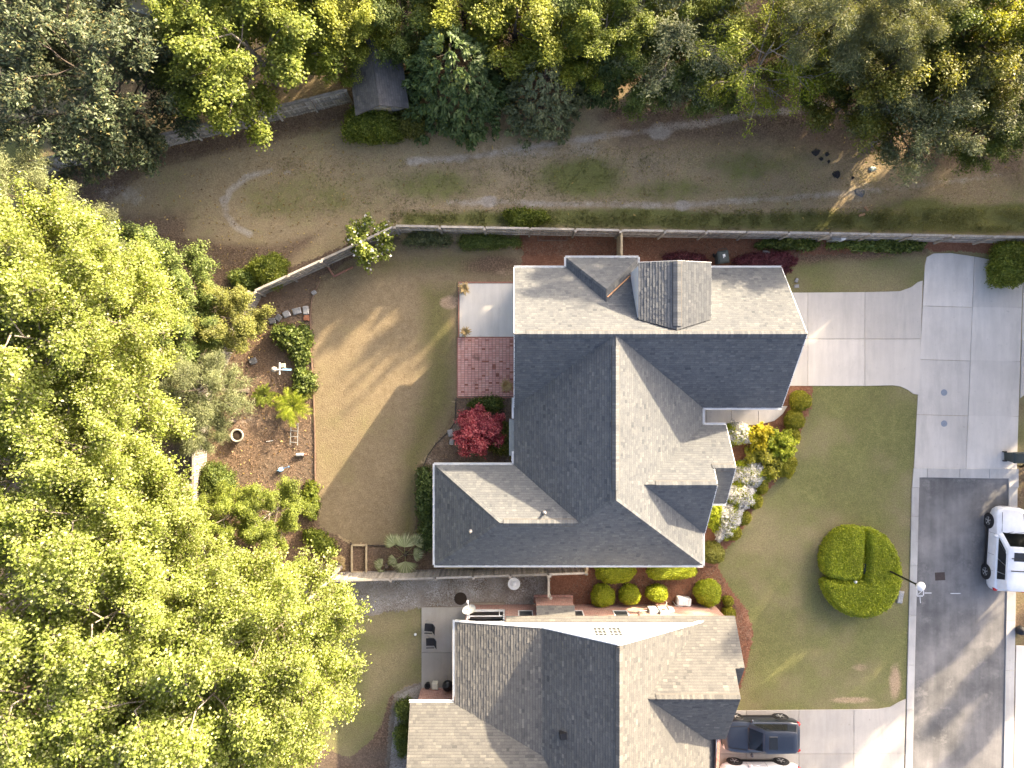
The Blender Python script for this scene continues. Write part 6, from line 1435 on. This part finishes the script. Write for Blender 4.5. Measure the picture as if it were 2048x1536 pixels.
# ------------------------------------------------------------------ bird bath, dish, white bin, ac unit
c = P(1028, 1167, .7); t = thing('bird_bath', 'white round bird bath on the gravel beside the fence', 'bird bath', (c.x, c.y, 0))
mb = MB(); mb.lathe([(.2, 0), (.2, .05), (.08, .12), (.07, .6), (.12, .66)], 16); lbuild(mb, 'pedestal', MAT['white_paint'], t)
mb = MB(); mb.lathe([(.12, .66), (.34, .74), (.36, .78), (.33, .78), (.2, .73), (.18, .74), (.17, .75), (.02, .74)], 22); lbuild(mb, 'bowl', MAT['white_paint'], t, False)
mb = MB(); mb.lathe([(.03, .74), (.12, .78), (.14, .85), (.05, .9)], 12); lbuild(mb, 'ornament', MAT['white_paint'], t)
c = P(921, 1197); mb = MB(); mb.lathe([(.38, .02), (.36, .05), (.2, .06), (.02, .06)], 18, (c.x, c.y, 0)); o = mb.build('drain_cover', MAT['soil']); tag(o, 'dark round ground cover plate in the gravel near the satellite dish', 'cover')
c = P(938, 1234, 3.0); t = thing('satellite_dish', 'pale grey satellite dish on a mast at the lower house gable corner', 'satellite dish', (c.x, c.y, 3.0))
mb = MB(); mb.tube([(0, -.1, -.1), (0, .15, .02), (.02, .42, .35)], .04, 7); lbuild(mb, 'mast', MAT['white_metal'], t)
mb = MB(); nu = 22; vs = [(0, 0, -.07)]; fs = []
for rr_, z in ((.15, -.05), (.30, 0.0), (.31, .008)):
    for k in range(nu): a = 2*PI*k/nu; vs.append((rr_*1.25*math.cos(a), rr_*.92*math.sin(a), z))
for k in range(nu): fs.append((0, 1+k, 1+(k+1) % nu))
for q in range(2):
    for k in range(nu): fs.append((1+q*nu+k, 1+(q+1)*nu+k, 1+(q+1)*nu+(k+1) % nu, 1+q*nu+(k+1) % nu))
mb.add(vs, fs); o = lbuild(mb, 'reflector', MAT['dish_grey'], t, True); o.location = (.03, .55, .42); o.rotation_euler = (R(-48), R(-6), R(14))
mb = MB(); mb.tube([(0, .42, .3), (-.02, .8, .45), (-.03, 1.0, .55)], .02, 6); mb.box((-.03, 1.02, .58), (.09, .12, .1)); lbuild(mb, 'feed_arm', MAT['white_metal'], t)
c = P(1367, 1202, .3); t = thing('storage_bin', 'white plastic storage bin on the red mulch between clipped shrubs', 'bin', (c.x, c.y, 0), -.12)
mb = MB(); mb.box((0, 0, .26), (.78, .44, .52), 0, 1.05, .04); lbuild(mb, 'body', MAT['white_paint'], t)
mb = MB()
for k in range(5): mb.box((-.28+k*.14, 0, .55), (.10, .42, .03), 0, .9)
lbuild(mb, 'lid', MAT['white_paint'], t)
c = P(955, 1124, .8); t = thing('air_conditioner', 'pale grey air conditioner unit peeking out under the lower eaves', 'air conditioner', (c.x, c.y+.05, 0))
mb = MB(); mb.box((0, 0, .4), (1.3, .75, .8), 0, 1, .08); lbuild(mb, 'case', MAT['light_grey'], t); mb = MB(); mb.lathe([(.3, .8), (.3, .83), (.05, .85)], 16); lbuild(mb, 'fan_grille', MAT['black_metal'], t)
# ------------------------------------------------------------------ neighbour patio furniture
def patio_chair(px, py, rz, label):
    c = P(px, py, .5); t = thing('patio_chair', label, 'chair', (c.x, c.y, .07), rz, 'folding chairs on the lower patio')
    mb = MB(); mb.box((0, 0, .42), (.46, .44, .03)); lbuild(mb, 'seat', MAT['black_fabric'], t)
    mb = MB(); mb.beam((.24, 0, .45), (.42, 0, .95), .44, .025, up=(1, 0, 0)); lbuild(mb, 'backrest', MAT['black_fabric'], t)
    for s in (-1, 1):
        mb = MB(); mb.tube([(-.22, s*.25, 0), (.3, s*.25, .62), (.44, s*.25, 1.0)], .014, 5); lbuild(mb, 'leg', MAT['grey_metal'], t)
        mb = MB(); mb.tube([(.34, s*.27, 0), (-.2, s*.27, .6), (.3, s*.27, .64)], .014, 5); lbuild(mb, 'leg', MAT['grey_metal'], t)
        mb = MB(); mb.box((.03, s*.27, .64), (.46, .05, .025)); lbuild(mb, 'armrest', MAT['black_plastic'], t)
patio_chair(857, 1255, -.08, 'black folding chair on the lower patio, nearer the satellite dish'); patio_chair(860, 1284, .02, 'black folding chair on the lower patio, nearer the grill')
c = P(896, 1371, .8); t = thing('kettle_grill', 'round black kettle grill against the lower house eaves', 'grill', (c.x, c.y, .07))
mb = MB(); mb.lathe([(.1, .5), (.26, .58), (.32, .75), (.33, .8)], 18); lbuild(mb, 'bowl', MAT['black_metal'], t, True)
mb = MB(); mb.lathe([(.335, .8), (.30, .92), (.2, 1.0), (.05, 1.04), (.04, 1.08)], 18); lbuild(mb, 'lid', MAT['black_metal'], t, True)
for k in range(3): a = k*2.09; mb = MB(); mb.tube([(.2*math.cos(a), .2*math.sin(a), .56), (.34*math.cos(a), .34*math.sin(a), 0)], .014, 5); lbuild(mb, 'leg', MAT['grey_metal'], t)
c = P(855, 1371, .3); t = thing('round_pot', 'small round black pot on the lower patio beside the cooler', 'pot', (c.x, c.y, .07)); mb = MB(); mb.lathe([(.13, 0), (.17, .3), (.18, .32), (.14, .32), (.13, .2), (.02, .2)], 14); lbuild(mb, 'pot', MAT['black_plastic'], t)
c = P(870, 1371, .3); t = thing('cooler_box', 'cream coloured cooler box between the black pot and the grill', 'cooler', (c.x, c.y, .07)); mb = MB(); mb.box((0, 0, .16), (.34, .38, .32), 0, 1, .03); lbuild(mb, 'case', MAT['cream_plastic'], t); mb = MB(); mb.box((0, 0, .345), (.36, .40, .05), 0, .95, .02); lbuild(mb, 'lid', MAT['cream_plastic'], t)
c = P(831, 1268); mb = MB(); mb.lathe([(.02, .01), (.08, .05), (.075, .11), (.02, .14)], 10, (c.x, c.y, 0)); o = mb.build('play_ball', MAT['white_paint']); tag(o, 'small white ball lying on the lower neighbour lawn', 'ball')
# ------------------------------------------------------------------ garden furniture, left bed
c = P(563, 739, 1.2); t = thing('bird_feeder_pole', 'white bird feeder pole with hanging feeders in the garden bed', 'bird feeder', (c.x, c.y, 0))
mb = MB(); mb.tube([(0, 0, 0), (0, 0, 1.6)], .025, 7); lbuild(mb, 'pole', MAT['light_grey'], t)
mb = MB(); mb.beam((-.35, 0, 1.6), (.62, -.02, 1.6), .07, .04); mb.beam((.02, -.3, 1.57), (.02, .4, 1.57), .07, .04); lbuild(mb, 'cross_arm', MAT['light_grey'], t)
mb = MB(); mb.lathe([(.1, 1.2), (.16, 1.25), (.15, 1.5), (.05, 1.57)], 12, (-.36, 0, 0)); lbuild(mb, 'feeder', MAT['stone_pot'], t)
mb = MB(); mb.box((.16, .22, 1.42), (.22, .26, .26), 0, .8); lbuild(mb, 'feeder', MAT['stone_pot'], t)
mb = MB(); mb.beam((.2, .0, 1.63), (.7, -.02, 1.63), .10, .02); lbuild(mb, 'perch', MAT['sky_blue_plastic'], t)
c = P(474, 871, .4); t = thing('round_planter', 'round stone planter with dark soil beside the hazy pines', 'planter', (c.x, c.y, 0))
mb = MB(); mb.lathe([(.24, 0), (.35, .25), (.39, .42), (.40, .46), (.36, .48), (.29, .46), (.28, .36)], 24); lbuild(mb, 'pot', MAT['stone_pot'], t, True); mb = MB(); mb.lathe([(.29, .37), (.15, .40), (.02, .405)], 16); lbuild(mb, 'earth', MAT['soil'], t)
c = P(589, 867, .1); t = thing('ladder_trellis', 'small metal ladder lying below the large sago palm', 'ladder', (c.x, c.y, 0), -.06)
for s in (-1, 1): mb = MB(); mb.tube([(s*.22, -.68, .12), (s*.2, .68, .2)], .022, 6); lbuild(mb, 'rail', MAT['grey_metal'], t)
for k in range(4): mb = MB(); mb.tube([(-.21, -.52+k*.34, .14+k*.02), (.21, -.52+k*.34, .14+k*.02)], .018, 6); lbuild(mb, 'rung', MAT['grey_metal'], t)
c = P(602, 909, .1); t = thing('spray_bottle', 'white and red garden sprayer lying in the bed near the lawn edge', 'sprayer', (c.x, c.y, .03), .05)
mb = MB(); mb.lathe([(.07, -.28), (.09, -.24), (.09, .12), (.05, .2)], 12, (0, 0, .1), 'x'); lbuild(mb, 'tank', MAT['light_grey'], t); mb = MB(); mb.lathe([(.055, .2), (.06, .3), (.03, .34)], 10, (0, 0, .1), 'x'); lbuild(mb, 'cap', MAT['red_plastic'], t)
c = P(567, 937, .2); t = thing('watering_can', 'light blue watering can in the bed above the feathery tree', 'watering can', (c.x, c.y, .02), .35)
mb = MB(); mb.lathe([(.12, 0), (.13, .2), (.1, .24), (.07, .24)], 14, (-.2, 0, 0)); mb.box((-.2, 0, .1), (.22, .2, .2)); lbuild(mb, 'body', MAT['sky_blue_plastic'], t); mb = MB(); mb.tube([(-.1, 0, .08), (.3, 0, .26), (.36, 0, .28)], [.03, .022, .05], 8); lbuild(mb, 'spout', MAT['blue_plastic'], t); mb = MB(); mb.tube([(-.3, 0, .1), (-.38, 0, .28), (-.16, 0, .3)], .014, 6); lbuild(mb, 'handle', MAT['sky_blue_plastic'], t)
c = P(540, 882); mb = MB(); mb.tube([(c.x-.2, c.y-.03, .04), (c.x+.2, c.y+.03, .05)], .018, 5); o = mb.build('white_stake', MAT['white_paint']); tag(o, 'short white stake lying on the garden mulch', 'stake')
# stones near the lawn edge
def stone(px, py, w, d, rz, label, mat='field_stone', h=.14, seed=1):
    rr = random.Random(seed); c = P(px, py, h); poly = []
    for k in range(8):
        a = 2*PI*k/8; q = 1/max(abs(math.cos(a)), abs(math.sin(a)))**.75; poly.append((w/2*math.cos(a)*q*rr.uniform(.85, 1.05), d/2*math.sin(a)*q*rr.uniform(.85, 1.05)))
    mb = MB(); vs = [(x, y, 0) for x, y in poly]+[(x, y, h*.75) for x, y in poly]+[(x*.8, y*.8, h+rr.uniform(-.02, .02)) for x, y in poly]; fs = [tuple(range(16, 24))]
    for q in (0, 8):
        for k in range(8): fs.append((q+k, q+(k+1) % 8, q+8+(k+1) % 8, q+8+k))
    mb.add(vs, fs); me = mb.mesh('garden_stone'); me.materials.append(MAT[mat]); o = bpy.data.objects.new('garden_stone', me); link(o); o.location = (c.x, c.y, 0); o.rotation_euler = (0, 0, rz); tag(o, label, 'stone', 'flat stones beside the lawn edge')
for i, a in enumerate([(611, 620, .36, .55, .1, 'pale flat stone nearest the lawn edge, right end of the stone row'), (593, 622, .55, .42, .3, 'pale flat stone second from the lawn edge in the stone row'), (572, 628, .42, .4, .5, 'grey stone in the middle of the stone row'), (556, 635, .4, .4, .9, 'dark flat stone left of the middle of the stone row', 'flagstone_dark'), (544, 642, .45, .4, .2, 'dark flat stone at the left end of the stone row', 'flagstone_dark'), (612, 636, .36, .34, 0, 'brownish paver below the right end of the stone row', 'terracotta'),
        (627, 585, .3, .25, .6, 'single pale stone at the upper corner of the lawn edge'), (505, 722, .5, .4, .4, 'flat grey stone in the leaf litter left of the bird feeder', 'flagstone_dark'), (901, 866, .35, .45, .2, 'pale stone on the left rim of the red maple bed'), (903, 884, .28, .4, -.2, 'smaller pale stone below the first on the maple bed rim'),
        (1533, 506, .45, .3, -.2, 'pale stone at the upper rim of the purple shrubs'), (1572, 522, .3, .24, -.7, 'pale stone at the right rim of the purple shrubs'), (1594, 560, .26, .2, 1.2, 'small pale stone at the lower right rim of the purple shrubs'), (1594, 572, .3, .22, .1, 'lowest pale stone of the purple shrub rim, by the driveway'),
        (1802, 1195, .35, .8, -.2, 'pale flat stone beside the round hedge near the kerb'), (420, 1086, .5, .4, .2, 'grey stone by the lower end of the board fence')]):
    stone(*a[:6], *(a[6:]), seed=i)
# edging of the dry lawn: separate boards end to end
t = thing('lawn_edging', 'thin brown timber edging between the garden bed and dry lawn', 'edging', tuple(P(626, 600))); ep = [(640, 562), (630, 582), (623, 602), (621, 640), (622, 700), (626, 760), (628, 820), (630, 880), (630, 940), (632, 990)]
for a, b in zip(ep[:-1], ep[1:]): mb = MB(); mb.beam(P(*a, .04), P(*b, .04), .05, .1); mb.build('edging_board', MAT['timber_edge'], t)
t = thing('bed_edging', 'dark curved edging around the red maple bed', 'edging', tuple(P(870, 890))); ep = [(912, 800), (910, 845), (893, 868), (872, 888), (856, 910), (846, 935)]
for a, b in zip(ep[:-1], ep[1:]): mb = MB(); mb.beam(P(*a, .03), P(*b, .03), .04, .08); mb.build('edging_board', MAT['black_plastic'], t)
t = thing('bed_edging', 'dark curved edging below the dry lawn beside the fan palm', 'edging', tuple(P(690, 1085))); ep = [(700, 1088), (750, 1092), (800, 1090), (845, 1080)]
for a, b in zip(ep[:-1], ep[1:]): mb = MB(); mb.beam(P(*a, .03), P(*b, .03), .04, .08); mb.build('edging_board', MAT['black_plastic'], t)
def frame(pts, label, mat, name='planter_frame', w=.09, h=.22, closed=True):
    t = thing(name, label, 'planter', tuple(P(*pts[0]))); q = pts+[pts[0]] if closed else pts
    for a, b in zip(q[:-1], q[1:]): mb = MB(); mb.beam(P(*a, h/2), P(*b, h/2), w, h); mb.build('board', MAT[mat], t)
frame([(704, 1090), (733, 1090), (733, 1145), (704, 1145)], 'rectangular timber planter frame beside the fan palms', 'fence_wood_tan')
frame([(655, 532), (668, 553), (706, 534)], 'low red timber bed corner against the angled fence', 'red_timber', 'garden_bed_surround', .08, .15, False)
frame([(1041, 533), (1098, 533), (1098, 545), (1041, 545)], 'low red timber frame against the back wall of the house', 'red_timber', 'garden_bed_surround', .06, .15)
frame([(1076, 466), (1134, 466), (1134, 481), (1076, 481)], 'low dark timber frame against the inside of the long fence', 'timber_edge', 'garden_bed_surround', .06, .12)
# debris on the field
def scrap(px, py, r_, label, mat='black_fabric', seed=1, h=.06, name='charred_scrap', cat='debris', sy=1.0):
    rr = random.Random(seed); c = P(px, py); n = 11; poly = [(r_*math.cos(2*PI*k/n)*rr.uniform(.6, 1.1), r_*sy*math.sin(2*PI*k/n)*rr.uniform(.6, 1.1)) for k in range(n)]
    mb = MB(); vs = [(x, y, 0) for x, y in poly]+[(x*.75, y*.75, h*rr.uniform(.4, 1.2)) for x, y in poly]+[(0, 0, h*1.1)]; fs = [(k, (k+1) % n, n+(k+1) % n, n+k) for k in range(n)]+[(n+k, n+(k+1) % n, 2*n) for k in range(n)]
    mb.add(vs, fs); me = mb.mesh(name); me.materials.append(MAT[mat]); o = bpy.data.objects.new(name, me); link(o); o.location = (c.x, c.y, -.02); tag(o, label, cat)
scrap(1633, 304, .30, 'largest black scrap on the field, leftmost of the group', seed=1, sy=.8); scrap(1655, 308, .16, 'black scrap up and right of the largest one on the field', seed=2); scrap(1643, 317, .16, 'black scrap just below the largest one on the field', seed=3, sy=.8); scrap(1658, 323, .12, 'smallest black scrap right of the group on the field', seed=4)
scrap(1673, 349, .26, 'round black scrap below the others on the field', seed=5); scrap(1706, 355, .10, 'dark speck of debris left of the pale plastic sheet', seed=6)
scrap(1745, 337, .3, 'crumpled pale green plastic sheet on the field', 'plastic_film', 7, .08, 'plastic_sheet', 'debris', .55)
scrap(1720, 384, .42, 'round grey ash patch left by a small fire on the field', 'flagstone_dark', 8, .05, 'ash_heap', 'ash', .8)
for px, py, rz, l_, lab in ((1723, 430, .3, .36, 'short cut timber piece on the field by the fence'), (1732, 418, -.9, .3, 'second cut timber piece just above the first by the fence')):
    c = P(px, py); mb = MB(); mb.box((c.x, c.y, .03), (l_, .12, .09), rz); o = mb.build('timber_offcut', MAT['cut_wood']); tag(o, lab, 'timber')
c = P(455, 268); mb = MB(); mb.box((c.x, c.y, .05), (.35, .3, .12), .3, .8, .02); o = mb.build('broken_block', MAT['field_stone']); tag(o, 'pale broken concrete block in the leaf litter by the upper fence', 'block')
c = P(1683, 476, .8); t = thing('wall_box', 'white and grey cable box mounted on the inside of the long fence', 'box', (c.x, c.y, .0)); mb = MB(); mb.box((-.25, 0, .4), (.55, .22, .8)); lbuild(mb, 'case', MAT['grey_metal'], t); mb = MB(); mb.box((.12, 0, .45), (.32, .25, .85), 0, .9, .06); lbuild(mb, 'cover', MAT['white_paint'], t)
c = P(876, 462, .9)
